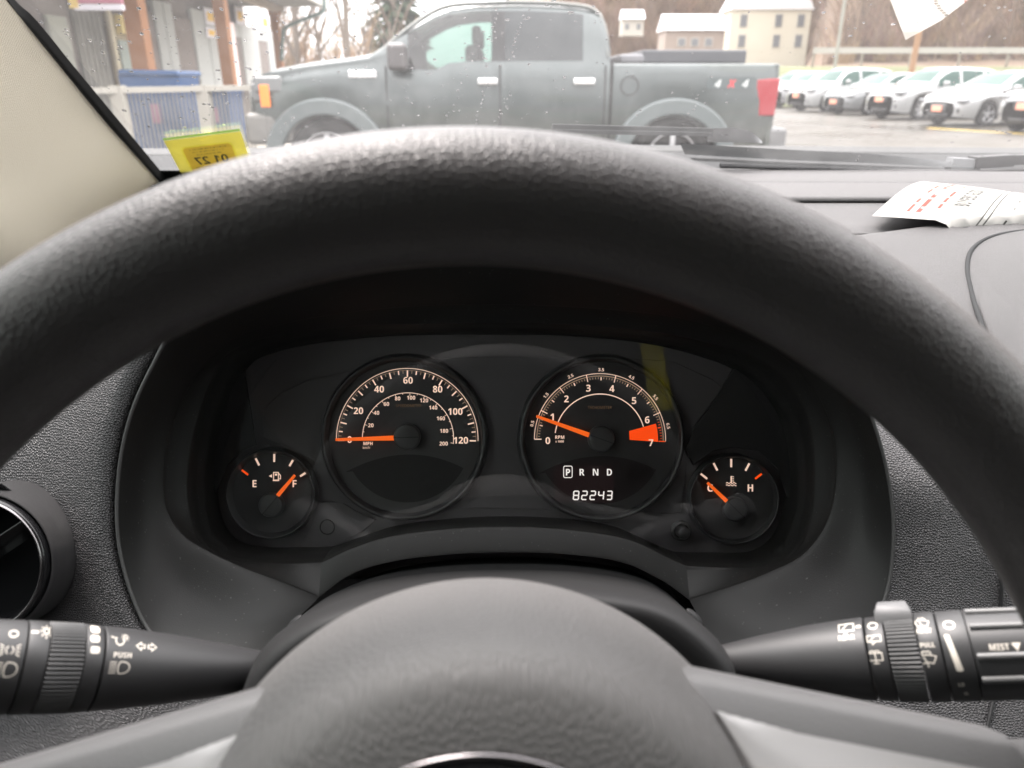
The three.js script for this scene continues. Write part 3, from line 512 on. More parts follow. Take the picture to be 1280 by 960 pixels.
// ------------------------------------------------------------------ steering wheel
const TILT = THREE.MathUtils.degToRad(25), WC = V3(-.0097, -.1872, -.1202).add(EYE);
const wheel = thing('steering_wheel', 'black leather-grained steering wheel with silver spokes seen from the driver seat', 'steering wheel', WC.toArray());
wheel.rotation.set(-TILT, .0492, 0, 'YXZ');
wheel.updateMatrixWorld();
{
  const inv = wheel.matrixWorld.clone().invert(), N = V3(0, 0, 1).transformDirection(wheel.matrixWorld);
  const wp = (px, py, z = 0) => onPlane(px, py, WC.clone().addScaledVector(N, z), N).applyMatrix4(inv);
  part(wheel, 'rim', new THREE.TorusGeometry(.176, .0172, 64, 320), m.rim);
  const hub = [[.05, -.06], [.068, -.052], [.0765, -.042], [.079, -.03], [.0775, -.016], [.0748, -.003], [.0712, .008], [.0665, .0142], [.060, .0178], [.05, .0202], [.035, .022], [.018, .0228], [0, .023]];
  const hg = new THREE.LatheGeometry(new THREE.SplineCurve(hub.map(([r, z]) => new THREE.Vector2(r, z))).getPoints(60), 160).rotateX(Math.PI / 2);
  { const p = hg.attributes.position, uv = []; for (let i = 0; i < p.count; i++) uv.push(p.getX(i), p.getY(i) + p.getZ(i) * 1.4); hg.setAttribute('uv', new THREE.Float32BufferAttribute(uv, 2)); }
  hg.scale(1.02, .93, 1).translate(.0025, -.001, 0); part(wheel, 'airbag_cover', hg, m.hub);
  const badge = subgroup(wheel, 'emblem');
  part(badge, 'emblem_ring', new THREE.TorusGeometry(1, .022, 12, 120).scale(.0465, .045, .06).translate(.0012, 0, .0205), m.darkChrome);
  part(badge, 'emblem_field', new THREE.SphereGeometry(1, 60, 20, 0, Math.PI * 2, 0, Math.PI / 2).rotateX(Math.PI / 2).scale(.046, .0445, .005).translate(.0012, 0, .0205), m.gloss);
  for (const s of [-1, 1]) {
    const a = s > 0 ? [[905, 853], [1262, 922]] : [[292, 880], [-40, 975]];
    const A = wp(...a[0], -.009), B = wp(...a[1], -.009), grid = [], face = [];
    const base = (f) => [lerp(A.x, B.x, f), lerp(A.y, B.y, f), -.003 * (1 - f)]; // across the spoke: back, top edge, then the face that slopes out towards the driver
    const sec = (f) => { const [x, y, z] = base(f), w = lerp(.075, .058, f); return [[y - w, -.03], [y - .006, -.028], [y - .0012, -.02], [y, -.011], [y - .0022, -.006], [y - .0085, -.0005], [y - .02, .009], [y - .038, .024], [y - .052, .031], [y - w + .006, .029], [y - w, .02]].map(([yy, zz]) => V3(x, yy, zz + z)); };
    for (let i = -2; i <= 16; i++) grid.push(sec(i / 16));
    part(wheel, 'spoke', gridGeo(grid), m.spoke);
    for (let i = 0; i <= 24; i++) {
      const f = lerp(-.05, .985, i / 24), [x, y, z] = base(f), t = lerp(.0068, .0062, f), low = lerp(t + .0005, .046, Math.min(1, i / 6)), row = [];
      for (let k = 0; k <= 8; k++) { const q = lerp(t, low, k / 8), e = Math.min(k, 8 - k), up = .0016 * Math.min(1, e * .8) * Math.min(1, (24 - i) * .5); row.push(V3(x, y - q + up * .55, z - .0009 + (q < .0085 ? (q - .0085) * .9 : (q - .0085) * .835) + up + (q > .02 ? 0 : 0))); }
      face.push(row);
    }
    part(wheel, 'spoke_insert', gridGeo(face), m.silver);
    part(wheel, 'spoke_cap', box(.05, .04, .03, B.x + s * .0255, B.y - .0225, -.002, .004), m.spoke);
  }
}

// ------------------------------------------------------------------ windshield, pillar, things on the glass
const GB = V3(0, -.103, -.95).add(EYE), GA = THREE.MathUtils.degToRad(33), GUP = V3(0, Math.sin(GA), Math.cos(GA)), GN = V3(0, Math.cos(GA), -Math.sin(GA));
const glass = (px, py) => onPlane(px, py, GB, GN), gOut = (p, d) => p.clone().addScaledVector(GN, d);
const gp = (x, s) => V3(x, 0, 0).add(GB).addScaledVector(GUP, s); // x across, s up the glass
const shield = thing('windshield', 'wet dusty windshield with rain drops in front of the driver', 'windshield');
{
  const smear = dataTex(512, (x, y) => { const v = .5 + .45 * tileNoise(x, y, 6, 2.2) + .3 * tileNoise(x, y, 19, 5.5) + .25 * tileNoise(x, y * .35, 60, 9.1); return [v, .55 + .45 * v, v]; });
  const n = 8, grid = [];
  for (let i = 0; i <= n; i++) grid.push([0, .25, .5, .75, .98].map((s) => gp(lerp(-.62 + s * .08, 1.25 - s * .08, i / n), s - .01)));
  part(shield, 'glass', gridGeo(grid), M(.945, .94, .945, .2, { transmission: 1, thickness: 0, ior: 1.5, roughnessMap: rep(smear, 2.2) }), 'wet windshield pane with dust and dried streaks');
  const drop = new THREE.SphereGeometry(1, 12, 6, 0, Math.PI * 2, 0, Math.PI / 2), list = [], q = new THREE.Quaternion().setFromUnitVectors(V3(0, 1, 0), GN);
  const add = (px, py, r) => { const p = glass(px, py), mt = new THREE.Matrix4(); const k = rr(.8, 1.3); mt.compose(gOut(p, .0004), q, V3(r * k, r * .2, r / k)); list.push(mt); };
  for (let i = 0; i < 2600; i++) { const x = rr(30, 1280), y = rr(0, 215), dens = x < 360 ? 1 : x < 760 ? .55 : .3; if (rnd() < dens) add(x, y, Math.pow(rnd(), 5) * .0017 + .0003); }
  for (let i = 0; i < 26; i++) add(rr(60, 330), rr(0, 190), rr(.0014, .0026));
  for (const [x0, y0, x1, y1] of [[622, 12, 607, 80], [602, 40, 560, 150], [655, 20, 638, 75], [610, 100, 592, 160], [880, 110, 850, 165], [640, 115, 612, 170], [1240, 162, 1262, 168], [452, 160, 440, 190]]) for (let i = 0; i < 13; i++) { const t = i / 12; add(lerp(x0, x1, t) + rr(-3, 3), lerp(y0, y1, t), rr(.0006, .0015)); }
  const inst = new THREE.InstancedMesh(drop, new THREE.MeshPhysicalMaterial({ color: 0xffffff, roughness: .02, transmission: 1, thickness: .002, ior: 1.33 }), list.length);
  list.forEach((x, i) => inst.setMatrixAt(i, x));
  inst.name = 'rain_drops'; inst.userData.kind = 'stuff'; shield.add(inst);
  part(shield, 'lower_frit', loft([[-.7, 0, .7, 1.4].map((x) => gOut(gp(x, -.02), -.002)), [-.7, 0, .7, 1.4].map((x) => gOut(gp(x, .004 + .0), -.002))], 10, 2), m.black);
}
const pillar = thing('windshield_pillar', 'cream fabric covered windshield pillar with black rubber edge', 'car pillar');
{
  const g = (x, y, o = 0) => gOut(glass(x, y), o);
  const r = [[-40, -79], [23, 0], [40, 15], [95, 82], [151, 150], [216, 229], [300, 332]], l = [[-60, -88], [10, 0], [40, 38], [86, 95], [131, 150], [205, 233], [285, 335]];
  const R = r.map(([x, y]) => g(x, y, -.003)), Lx = l.map(([x, y]) => g(x, y).sub(EYE).multiplyScalar(.975).add(EYE));
  const mid = R.map((p, i) => p.clone().lerp(Lx[i], .5).addScaledVector(GN, -.005));
  part(pillar, 'edge_seal', loft([R, mid, Lx, Lx.map((p) => p.clone().add(V3(-.01, .004, 0)))], 60, 14), m.rubber);
  const weave = canvas(256, 256, (c) => { c.fillStyle = '#fff'; c.fillRect(0, 0, 256, 256); for (let y = 0; y < 16; y++) for (let x = 0; x < 16; x++) { c.fillStyle = (x + y) % 2 ? '#d9d5cb' : '#ffffff'; c.beginPath(); c.ellipse(x * 16 + 8, y * 16 + 8, 9, 5, .6, 0, 7); c.fill(); } });
  weave.wrapS = weave.wrapT = THREE.RepeatWrapping;
  const fab = M(.9, .83, .69, .95, { map: rep(weave, 1 / .02), bumpMap: rep(weave, 1 / .02), bumpScale: .0006, sheen: .3 });
  const back = (dx, dy, dz) => Lx.map((p, i) => p.clone().add(V3(dx, dy, dz)));
  part(pillar, 'fabric_trim', loft([back(.0, .0, .002), back(-.012, -.004, .035), back(-.05, -.04, .10), back(-.1, -.1, .16), back(-.2, -.15, .2)], 50, 30), fab);
}
{ // inspection sticker, read from behind
  const c = [[205, 172], [301, 160], [326, 226], [240, 238]].map(([x, y]) => gOut(glass(x, y), -.004));
  const u = V3().subVectors(c[1], c[0]), dn = V3().subVectors(c[3], c[0]), e = (a, b) => c[0].clone().addScaledVector(u, a).addScaledVector(dn, b);
  const t = canvas(512, 512, (g) => {
    g.fillStyle = '#ddd25c'; g.fillRect(0, 0, 512, 512); g.fillStyle = '#bda23a'; g.beginPath(); g.roundRect(85, 75, 345, 400, 36); g.fill(); g.lineWidth = 12; g.strokeStyle = '#d6cb44'; g.stroke();
    g.translate(512, 0); g.scale(-1, 1); g.textAlign = 'center'; g.fillStyle = '#5d5a2c';
    g.font = '26px sans-serif'; for (const [y, w] of [[105, 260], [128, 210], [152, 170], [268, 270], [290, 220]]) { g.globalAlpha = .55; for (let x = 256 - w / 2; x < 256 + w / 2; x += rr(9, 20)) g.fillRect(x, y - 8, rr(5, 12), 11); }
    g.globalAlpha = 1; g.fillStyle = '#34372c'; g.font = 'bold 96px sans-serif'; g.fillText('01 27', 256, 240);
    g.globalAlpha = .6; for (const y of [318, 352, 386, 420]) for (let x = 130; x < 390; x += rr(24, 46)) g.fillRect(x, y, rr(14, 30), 16);
  });
  const s = thing('inspection_sticker', 'yellow inspection sticker on the lower left of the windshield reading 01 27 backwards', 'sticker');
  const quad = (a0, b0, a1, b1, off) => { const g = gridGeo([0, .5, 1].map((i) => [0, .5, 1].map((j) => gOut(e(lerp(a0, a1, i), lerp(b0, b1, j)), -off)))); g.setAttribute('uv', new THREE.Float32BufferAttribute([0, .5, 1].flatMap((i) => [0, .5, 1].flatMap((j) => [i, 1 - j])), 2)); return g; };
  part(s, 'sticker_face', quad(0, 0, 1, 1, 0), new THREE.MeshPhysicalMaterial({ map: t, roughness: .5, side: THREE.DoubleSide, transmission: .35, thickness: 0 }));
  part(s, 'green_edge', quad(0, -.04, 1, -.005, 0), M(.25, .42, .08, .6, { transmission: .35, thickness: 0 }));
}
// ------------------------------------------------------------------ papers
function guide(g, W, H) { // printed form
  g.fillStyle = '#8b8a87'; g.fillRect(0, 0, W, H); g.textAlign = 'center'; g.fillStyle = '#c8413c';
  for (const [y, a] of [[.075, 11], [.1, 18], [.145, 12]]) for (let x = .1; x < .9;) { const w = rr(.05, .16); if (rnd() < .75) g.fillRect(x * W, y * H, w * W, a); x += w + .03; }
  g.fillStyle = '#444'; for (let x = .12; x < .8; x += .3) g.fillRect(x * W, .1 * H, .1 * W, 5);
  g.fillStyle = '#3c3c3a'; g.font = `bold ${H * .055}px sans-serif`; g.fillText('BUYERS GUIDE', W * .5, H * .22); g.lineWidth = 3; g.strokeStyle = '#3c3c3a'; g.strokeText('BUYERS GUIDE', W * .5, H * .22);
  for (const y of [.27, .285]) g.fillRect(.06 * W, y * H, .88 * W, 5);
  for (const y of [.33, .36, .4, .44]) for (let x = .1; x < .86; x += rr(.05, .2)) g.fillRect(x * W, y * H, rr(.02, .1) * W, 7);
  g.fillRect(.06 * W, .49 * H, .88 * W, 6);
  for (const y of [.55, .6, .65, .72, .78, .86]) for (let x = .1; x < .86; x += rr(.03, .08)) g.fillRect(x * W, y * H, rr(.02, .05) * W, y < .62 ? 22 : 10);
}
{
  const tex = canvas(1024, 1325, guide), A = V3(.293, -.106, -.612).add(EYE), du = V3(.6, 0, -.8), dv = V3(.74, 0, .67);
  const pp = thing('paper_form', 'white printed form with red stripes lying on the dash top', 'paper'), grid = [], uv = [];
  for (let i = 0; i <= 20; i++) { const row = []; for (let j = 0; j <= 30; j++) { const u = i / 20, v = j / 30, p = A.clone().addScaledVector(du, u * .21).addScaledVector(dv, v * .28); p.y += .006 * Math.sin(u * 2.6) * (1 - v * .4) + .004 * Math.sin(v * 3 + u * 2) + .004; const dz = p.z + .577; if (dz > 0) { p.y -= dz * 1.2; p.z -= dz * .95; } row.push(p); uv.push(u, 1 - v); } grid.push(row); }
  const g = gridGeo(grid); g.setAttribute('uv', new THREE.Float32BufferAttribute(uv, 2));
  part(pp, 'sheet', g, new THREE.MeshPhysicalMaterial({ map: tex, roughness: .9, specularIntensity: .1, side: THREE.DoubleSide }));
}
{ // thin translucent tag that hangs from the mirror
  const d = .66, c = [[1090, -60], [1132, 50], [1176, 26], [1214, -3], [1250, -60]].map(([x, y]) => at(x, y, d));
  const t = thing('hanging_tag', 'translucent white paper tag with red print hanging down from the mirror', 'tag');
  const tex = canvas(512, 512, (g) => { g.fillStyle = '#f4f2ec'; g.fillRect(0, 0, 512, 512); g.save(); g.translate(300, 300); g.rotate(1.2); g.fillStyle = '#7a7a6c'; for (let x = -80; x < 90; x += 17) g.fillRect(x, -26 + rr(-4, 4), 12, 16); g.restore(); g.save(); g.translate(370, 270); g.rotate(1.3); g.fillStyle = '#d9403c'; for (let x = -150; x < 60; x += 22) g.fillRect(x, -70, 18, 22); g.fillRect(66, -30, 26, 26); g.restore(); });
  const g = new THREE.BufferGeometry(); g.setAttribute('position', new THREE.Float32BufferAttribute(c.flatMap((p) => p.toArray()), 3)); g.setAttribute('uv', new THREE.Float32BufferAttribute([[.1, 1.2], [.32, .05], [.6, .3], [.85, .62], [1, 1.2]].flat(), 2)); g.setIndex([0, 1, 2, 0, 2, 3, 0, 3, 4]); g.computeVertexNormals();
  part(t, 'sheet', g, new THREE.MeshPhysicalMaterial({ map: tex, roughness: .35, side: THREE.DoubleSide, transmission: .4, thickness: 0, opacity: .5, transparent: true }));
}

// ------------------------------------------------------------------ wipers and cowl outside the glass
{
  const o = (x, y, h) => onPlane(x, y, GB.clone().addScaledVector(GN, h), GN);
  const cowl = thing('cowl_panel', 'grey plastic cowl below the windshield', 'cowl', [0, 0, 0]);
  const X5 = [-1.1, -.4, .2, .8, 1.5], crow = (y, z) => X5.map((x, i) => V3(x, y - .004 * Math.abs(i - 2), z));
  part(cowl, 'cowl_grille', loft([crow(1.083, -.935), crow(1.092, -.965), crow(1.098, -1.03), crow(1.104, -1.115), crow(1.098, -1.125)], 24, 20), m.wiper);
  const hood = thing('car_hood', 'pale rear edge of the hood of the car we sit in', 'hood');
  part(hood, 'hood_skin', loft([crow(1.09, -1.128), crow(1.1042, -1.132), crow(1.1056, -1.145), crow(1.1, -1.3), crow(1.07, -1.55), crow(1.0, -1.95), crow(.75, -2.1)], 24, 40), M(.055, .056, .056, .8, { specularIntensity: .3 }));
  const wl = thing('windshield_wiper', 'black wiper arm parked over the steering wheel with a pivot plate', 'wiper');
  part(wl, 'arm', [beam(o(690, 158, .02), o(890, 163, .022), .009, .005), beam(o(690, 164, .012), o(890, 168, .012), .006, .004)], m.wiper);
  part(wl, 'pivot_plate', loft([[[884, 161], [900, 160], [920, 160], [940, 166], [952, 176]].map(([x, y]) => o(x, y, .024)), [[884, 177], [900, 178], [920, 178], [940, 178], [953, 179]].map(([x, y]) => o(x, y, .02))], 20, 4), m.grey);
  part(wl, 'pivot_hole', cyl(.003, .003, .004, 16).applyQuaternion(new THREE.Quaternion().setFromUnitVectors(V3(0, 1, 0), GN)).translate(...o(907, 168, .024).toArray()), m.black);
  const wr = thing('windshield_wiper', 'long dark wiper blade lying along the bottom of the glass', 'wiper');
  const strip = (a, b, h0, h1) => loft([a.map(([x, y]) => o(x, y, h0)), b.map(([x, y]) => o(x, y, h1))], 40, 4);
  part(wr, 'blade', [strip([[850, 179], [985, 187], [1090, 192.5], [1195, 203]], [[856, 193], [985, 200], [1090, 204], [1222, 211]], .02, .012), strip([[850, 179], [985, 187], [1090, 192.5], [1195, 203]], [[858, 181], [990, 188.5], [1092, 194], [1196, 204.5]], .02, .028)], m.blade);
  part(wr, 'rubber_lip', strip([[862, 197], [985, 203], [1090, 207], [1222, 212.5]], [[866, 201], [985, 206.5], [1090, 210], [1222, 215]], .011, .006), m.wiper);
  part(wr, 'connector', beam(o(1186, 204, .02), o(1222, 206, .02), .014, .014), M(.14, .145, .15, .6));
  part(wr, 'arm', [beam(o(1215, 203, .022), o(1262, 200, .026), .02, .014), beam(o(1255, 200, .03), o(1400, 196, .04), .014, .012)], m.black);
  part(wr, 'rubber_edge', tube([[900, 207], [1040, 211], [1140, 214], [1280, 217]].map(([x, y]) => o(x, y, .003)), .003, 40, 6), m.black);
}

// ------------------------------------------------------------------ the cabin around and behind us
const cabin = thing('car_cabin', 'cabin of the car around the driver', null, [0, 0, 0], null, 'structure');
{
  const cream = M(.2, .19, .175, .95), dark = M(.05, .049, .05, .7), pane = M(.8, .84, .82, .03, { transmission: 1, thickness: 0, ior: 1.5 });
  const X0 = -.56, X1 = 1.16, T = 1.6, S = 1.12, Zb = 2.3;
  part(cabin, 'headliner', box(X1 - X0 + .1, .04, Zb + .2, (X0 + X1) / 2, T + .03, (Zb - .2) / 2 + .02), cream);
  part(cabin, 'floor', box(X1 - X0 + .1, .04, Zb + 1.1, (X0 + X1) / 2, .3, (Zb - 1.1) / 2), dark);
  part(cabin, 'firewall', box(X1 - X0 + .3, .84, .03, (X0 + X1) / 2, .67, -.98), dark);
  part(cabin, 'rear_panel', [box(X1 - X0, .85, .04, (X0 + X1) / 2, .72, Zb), box(X1 - X0, .06, .04, (X0 + X1) / 2, T, Zb)], dark);
  const tint = M(.16, .17, .17, .03, { transmission: 1, thickness: 0, ior: 1.5 });
  part(cabin, 'rear_window', box(X1 - X0 - .1, .42, .004, (X0 + X1) / 2, 1.34, Zb), tint);
  for (const x of [X0, X1]) {
    const o = x === X0 ? -.02 : .02;
    part(cabin, 'door_panel', box(.06, .85, 3.3, x + o, S - .425, .65), dark);
    part(cabin, 'side_pillar', [box(.06, .46, .12, x + o, 1.34, .52), box(.06, .46, .14, x + o, 1.34, 1.35), box(.06, .46, .3, x + o, 1.34, 2.15)], cream);
    part(cabin, 'window_pane', box(.004, .44, .85, x, 1.33, .04), pane);
    part(cabin, 'tinted_pane', box(.004, .44, 1.8, x, 1.33, 1.4), tint);
  }
  part(cabin, 'dash_body', box(X1 - X0, .3, .35, (X0 + X1) / 2, .86, -.78), m.black);
}
function seat(label, x) {
  const s = thing('bucket_chair', label, 'car seat', [x, .35, .5], null), f = M(.045, .044, .045, .85), t = M(.3, .29, .27, .9);
  part(s, 'seat_cushion', box(.5, .2, .5, 0, .1, 0, .06), f);
  part(s, 'backrest', box(.48, .66, .16, 0, .5, .3, .06).rotateX(.14), f);
  part(s, 'headrest', box(.26, .18, .1, 0, .96, .48, .04), t);
}
seat('dark grey bucket chair of the driver behind the steering wheel', 0);
seat('dark grey bucket chair of the passenger beside the driver seat', .72);

{ // strap that shows as a yellow reflection in the dial lens
  const L = cl.localToWorld(V3((818 - 640) / FOCAL * (CD - .0115) + 10 * ck, (480 - 458) / FOCAL * (CD - .0115) + 68 * ck, .0115)), n = V3(0, Math.sin(PITCH + .0526), Math.cos(PITCH + .0526));
  const d = V3().subVectors(L, EYE).normalize(), r = d.clone().addScaledVector(n, -2 * d.dot(n)), q = L.clone().addScaledVector(r, (.24 - L.z) / r.z);
  const s = thing('yellow_strap', 'yellow cloth strap that shows as a reflection at the upper right of the tachometer', 'strap', [q.x, q.y, q.z]);
  part(s, 'webbing', box(.036, .3, .003, 0, .07, 0, .001).rotateZ(.05), M(.75, .66, .03, .8));
  part(s, 'end_loop', new THREE.TorusGeometry(.016, .003, 8, 24).translate(0, .23, 0), m.black);
}
// ------------------------------------------------------------------ ground, bank, hill
const interp = (list, x) => { if (x <= list[0][0]) return list[0][1]; for (let i = 1; i < list.length; i++) if (x <= list[i][0]) { const t = (x - list[i - 1][0]) / (list[i][0] - list[i - 1][0]); return lerp(list[i - 1][1], list[i][1], t); } return list[list.length - 1][1]; };
{
  const wet = dataTex(512, (x, y) => { const v = clamp(.5 + 1.1 * tileNoise(x, y, 4, 6.2) + .4 * tileNoise(x, y, 15, 2.9), 0, 1); return [v, .25 + .55 * v, v]; });
  const tone = dataTex(512, (x, y) => { const v = .72 + .3 * tileNoise(x, y, 5, 3.1) + .16 * tileNoise(x, y, 24, 7.7) + .1 * (rnd() - .5); return [v, v * .97, v * .9]; });
  const g = new THREE.PlaneGeometry(700, 700).rotateX(-Math.PI / 2);
  const lot = part(scene, 'parking_lot', g, M(.055, .05, .042, .85, { map: rep(tone, 60), roughnessMap: rep(wet, 45), specularIntensity: .55 }));
  tag(lot, 'wet grey asphalt of the car lot', null, null, 'structure');
  const line = part(scene, 'lot_marking', [beam(onY(1160, 160, .004), onY(1290, 168, .004), .12, .004)], M(.7, .5, .1, .7)); tag(line, 'worn yellow line painted on the lot', null, null, 'structure');
}
function hillHeight(x, z) {
  const d = -z;
  const slope = (v) => interp([[0, -.1], [38, -.1], [40, .25], [47, 1.7], [50, 2.0], [58, 2.2], [64, 3.2], [85, 15], [120, 40], [180, 55]], v);
  const q = clamp((x / Math.max(d, 1) - .36) / .06, 0, 1), push = 75 * (1 - q * q * (3 - 2 * q));
  const fade = clamp((x + 2 + d * .02) / 14, 0, 1), n = perlin.noise(x * .09, z * .09, 1) * .9 + perlin.noise(x * .3, z * .3, 2) * .35;
  const base = slope(d > 58 ? Math.max(58, d - push) : d);
  return base * lerp(.08, 1, fade) + (d > 58 ? n * clamp((d - 58 - push * .8) / 20, 0, 1) : 0) * fade - .05;
}
{
  const nx = 130, nz = 90, pos = [], col = [], idx = [], strip = [];
  for (let j = 0; j <= nz; j++) for (let i = 0; i <= nx; i++) {
    const x = lerp(-110, 210, i / nx), z = -lerp(36, 230, Math.pow(j / nz, 1.5)), h = hillHeight(x, z), d = -z;
    pos.push(x, h, z);
    const n = .5 + .5 * perlin.noise(x * .25, z * .25, 5) + .3 * perlin.noise(x * .9, z * .9, 8), k = .75 + .5 * n;
    if (d < 57) col.push(.068 * k, .074 * k, .027 * k); else col.push(.1 * k, .068 * k, .045 * k);
  }
  for (let j = 0; j < nz; j++) for (let i = 0; i < nx; i++) { const a = j * (nx + 1) + i, b = a + nx + 1; idx.push(a, a + 1, b, b, a + 1, b + 1); }
  const g = new THREE.BufferGeometry(); g.setAttribute('position', new THREE.Float32BufferAttribute(pos, 3)); g.setAttribute('color', new THREE.Float32BufferAttribute(col, 3)); g.setIndex(idx); g.computeVertexNormals();
  const t = part(scene, 'hillside', g, new THREE.MeshStandardMaterial({ vertexColors: true, roughness: 1, side: THREE.DoubleSide }));
  tag(t, 'brown wooded hillside above a grass bank and road', null, null, 'structure');
}
// bare trees: a few branching skeletons shared by the single trees and by the wood
function branchTree(h, levels, spread, s) {
  seed = s; const geos = [], trunk = [];
  const grow = (p, dir, len, r, lv) => {
    const q = p.clone().addScaledVector(dir, len);
    (lv === 0 ? trunk : geos).push(bar(p, q, r, lv < 2 ? 7 : 4, r * .6));
    if (lv >= levels) return;
    const n = lv === 0 ? 6 : 3;
    for (let i = 0; i < n; i++) {
      const t = lv === 0 ? rr(.35, 1) : rr(.4, 1), nd = dir.clone().add(V3(rr(-1, 1), rr(-.1, .7), rr(-1, 1)).multiplyScalar(spread)).normalize();
      grow(p.clone().lerp(q, t), nd, len * rr(.45, .7), r * .5 * (1.2 - t * .4), lv + 1);
    }
  };
  grow(V3(0, 0, 0), V3(rr(-.06, .06), 1, rr(-.06, .06)).normalize(), h * .55, h * .017, 0);
  return { trunk: merge(trunk), crown: merge(geos) };
}
const bark = M(.12, .095, .075, .95), bark2 = M(.13, .095, .07, .95);
const kinds = [branchTree(9, 4, .8, 11), branchTree(8, 4, 1, 23), branchTree(10, 4, .65, 37)];
{
  const spots = [[372, 30, 'bare tree with fine twigs right behind the porch corner'], [405, 36, 'bare tree standing between the porch and the truck hood'], [432, 33, 'bare forked tree above the front of the grey truck'], [458, 42, 'bare tree above the windshield base of the grey truck'], [486, 38, 'bare tree in front of the dark evergreen'], [345, 44, 'bare tree mostly behind the porch end']];
  spots.forEach(([px, d, label], i) => {
    const k = kinds[i % 3], p = onZ(px, 76, -d), t = thing('bare_tree', label, 'tree', [p.x, 0, p.z]);
    part(t, 'trunk', k.trunk, bark); part(t, 'crown', k.crown, bark);
    t.rotation.y = i * 1.3; t.scale.setScalar(.75 + .1 * (i % 3));
  });
  seed = 99;
  { const e = onZ(497, 70, -55), t = thing('evergreen_tree', 'dark evergreen tree above the windshield of the grey truck', 'tree', [e.x, 0, e.z]), g = [];
    for (let i = 0; i < 900; i++) { const y = rr(1, 11), r = (11.5 - y) * .28 * Math.sqrt(rnd()), a = rnd() * 6.28; g.push(new THREE.ConeGeometry(rr(.12, .3), rr(.5, 1), 5).rotateX(1.9).rotateY(-a + 1.57).translate(Math.cos(a) * r, y, Math.sin(a) * r)); }
    part(t, 'trunk', cyl(.2, .05, 11, 8, 0, 5.5, 0), bark); part(t, 'crown', g, M(.035, .05, .03, .9)); }
  const one = merge([kinds[0].trunk, kinds[0].crown].map((g) => g.clone()));
  const small = (() => { seed = 5; const k = branchTree(8, 3, .8, 61); return merge([k.trunk, k.crown]); })();
  const list = [], col = [];
  seed = 77;
  const wooded = () => { if (rnd() < .5) { const d = rr(60, 112); return [d * rr(.4, .8), d]; } const d = rr(134, 195); return [d * rr(.05, .42), d]; };
  for (let i = 0; i < 560; i++) { const [x, d] = wooded(), h = hillHeight(x, -d); list.push(new THREE.Matrix4().compose(V3(x, h - .1, -d), new THREE.Quaternion().setFromAxisAngle(V3(0, 1, 0), rnd() * 6.28), V3(1, 1, 1).multiplyScalar(rr(.5, 1.15)))); col.push(rr(.7, 1.4)); }
  const w = new THREE.InstancedMesh(small, bark2, list.length);
  list.forEach((x, i) => { w.setMatrixAt(i, x); w.setColorAt(i, rgb(col[i], col[i] * .95, col[i] * .9)); });
  w.name = 'woods'; tag(w, 'bare brown wood covering the hillside', null, null, 'stuff'); scene.add(w);
  const brush = (() => { seed = 8; const g = []; for (let i = 0; i < 34; i++) { const a = rnd() * 6.28, l = rr(.6, 1.6); g.push(bar(V3(rr(-.4, .4), 0, rr(-.4, .4)), V3(Math.cos(a) * l * .6, l, Math.sin(a) * l * .6), .014, 4, .005)); } return merge(g); })();
  const bl = [];
  for (let i = 0; i < 4200; i++) {
    let x, d, k;
    if (i < 20) { d = rr(36, 60); x = d * rr(-.36, -.14); k = rr(2, 3.6); } else if (i < 700) { d = rr(36, 62); x = d * rr(-.5, .06); k = rr(.5, 1.3); } else { [x, d] = wooded(); k = rr(.7, 2.4) * (d > 130 ? 1.6 : 1); }
    bl.push(new THREE.Matrix4().compose(V3(x, Math.max(0, hillHeight(x, -d)), -d), new THREE.Quaternion().setFromAxisAngle(V3(0, 1, 0), rnd() * 6.28), V3(k, k, k)));
  }
  const b = new THREE.InstancedMesh(brush, M(.15, .105, .07, 1), bl.length); bl.forEach((x, i) => { b.setMatrixAt(i, x); const k = rr(.6, 1.8); b.setColorAt(i, rgb(k, k * rr(.85, 1.05), k * rr(.8, 1.1))); });
  b.name = 'undergrowth'; tag(b, 'tangle of bare brown brush behind the truck and on the hillside', null, null, 'stuff'); scene.add(b);
}
{ // road edge rail, poles
  const r = thing('guard_rail', 'pale guard rail along the road below the hillside', 'guard rail');
  const A = V3(18.5, 2.15, -50), B = V3(60, 2.15, -50);
  part(r, 'rail', [beam(A.clone().add(V3(0, .75, 0)), B.clone().add(V3(0, .75, 0)), .06, .34)], M(.26, .25, .22, .6));
  for (let i = 0; i < 16; i++) part(r, 'post', box(.12, .9, .12, 18.6 + i * 3, 2.4, -50.1), M(.15, .13, .1, .9));
  const pole = (px, py, d, h, rad, c, label) => { const p = onZ(px, py, -d); const t = thing('utility_pole', label, 'utility pole', [p.x, 0, p.z]); part(t, 'shaft', cyl(rad, rad * .8, h, 12, 0, h / 2, 0), M(...c, .9)); part(t, 'cross_arm', box(2, .12, .12, 0, h - .6, 0), M(...c, .9)); };
  pole(1145, 60, 47, 11, .17, [.22, .12, .06], 'orange brown utility pole seen through the hanging tag');
  pole(1047, 60, 46, 10, .1, [.2, .2, .17], 'thin pale utility pole right of the cream house');
}
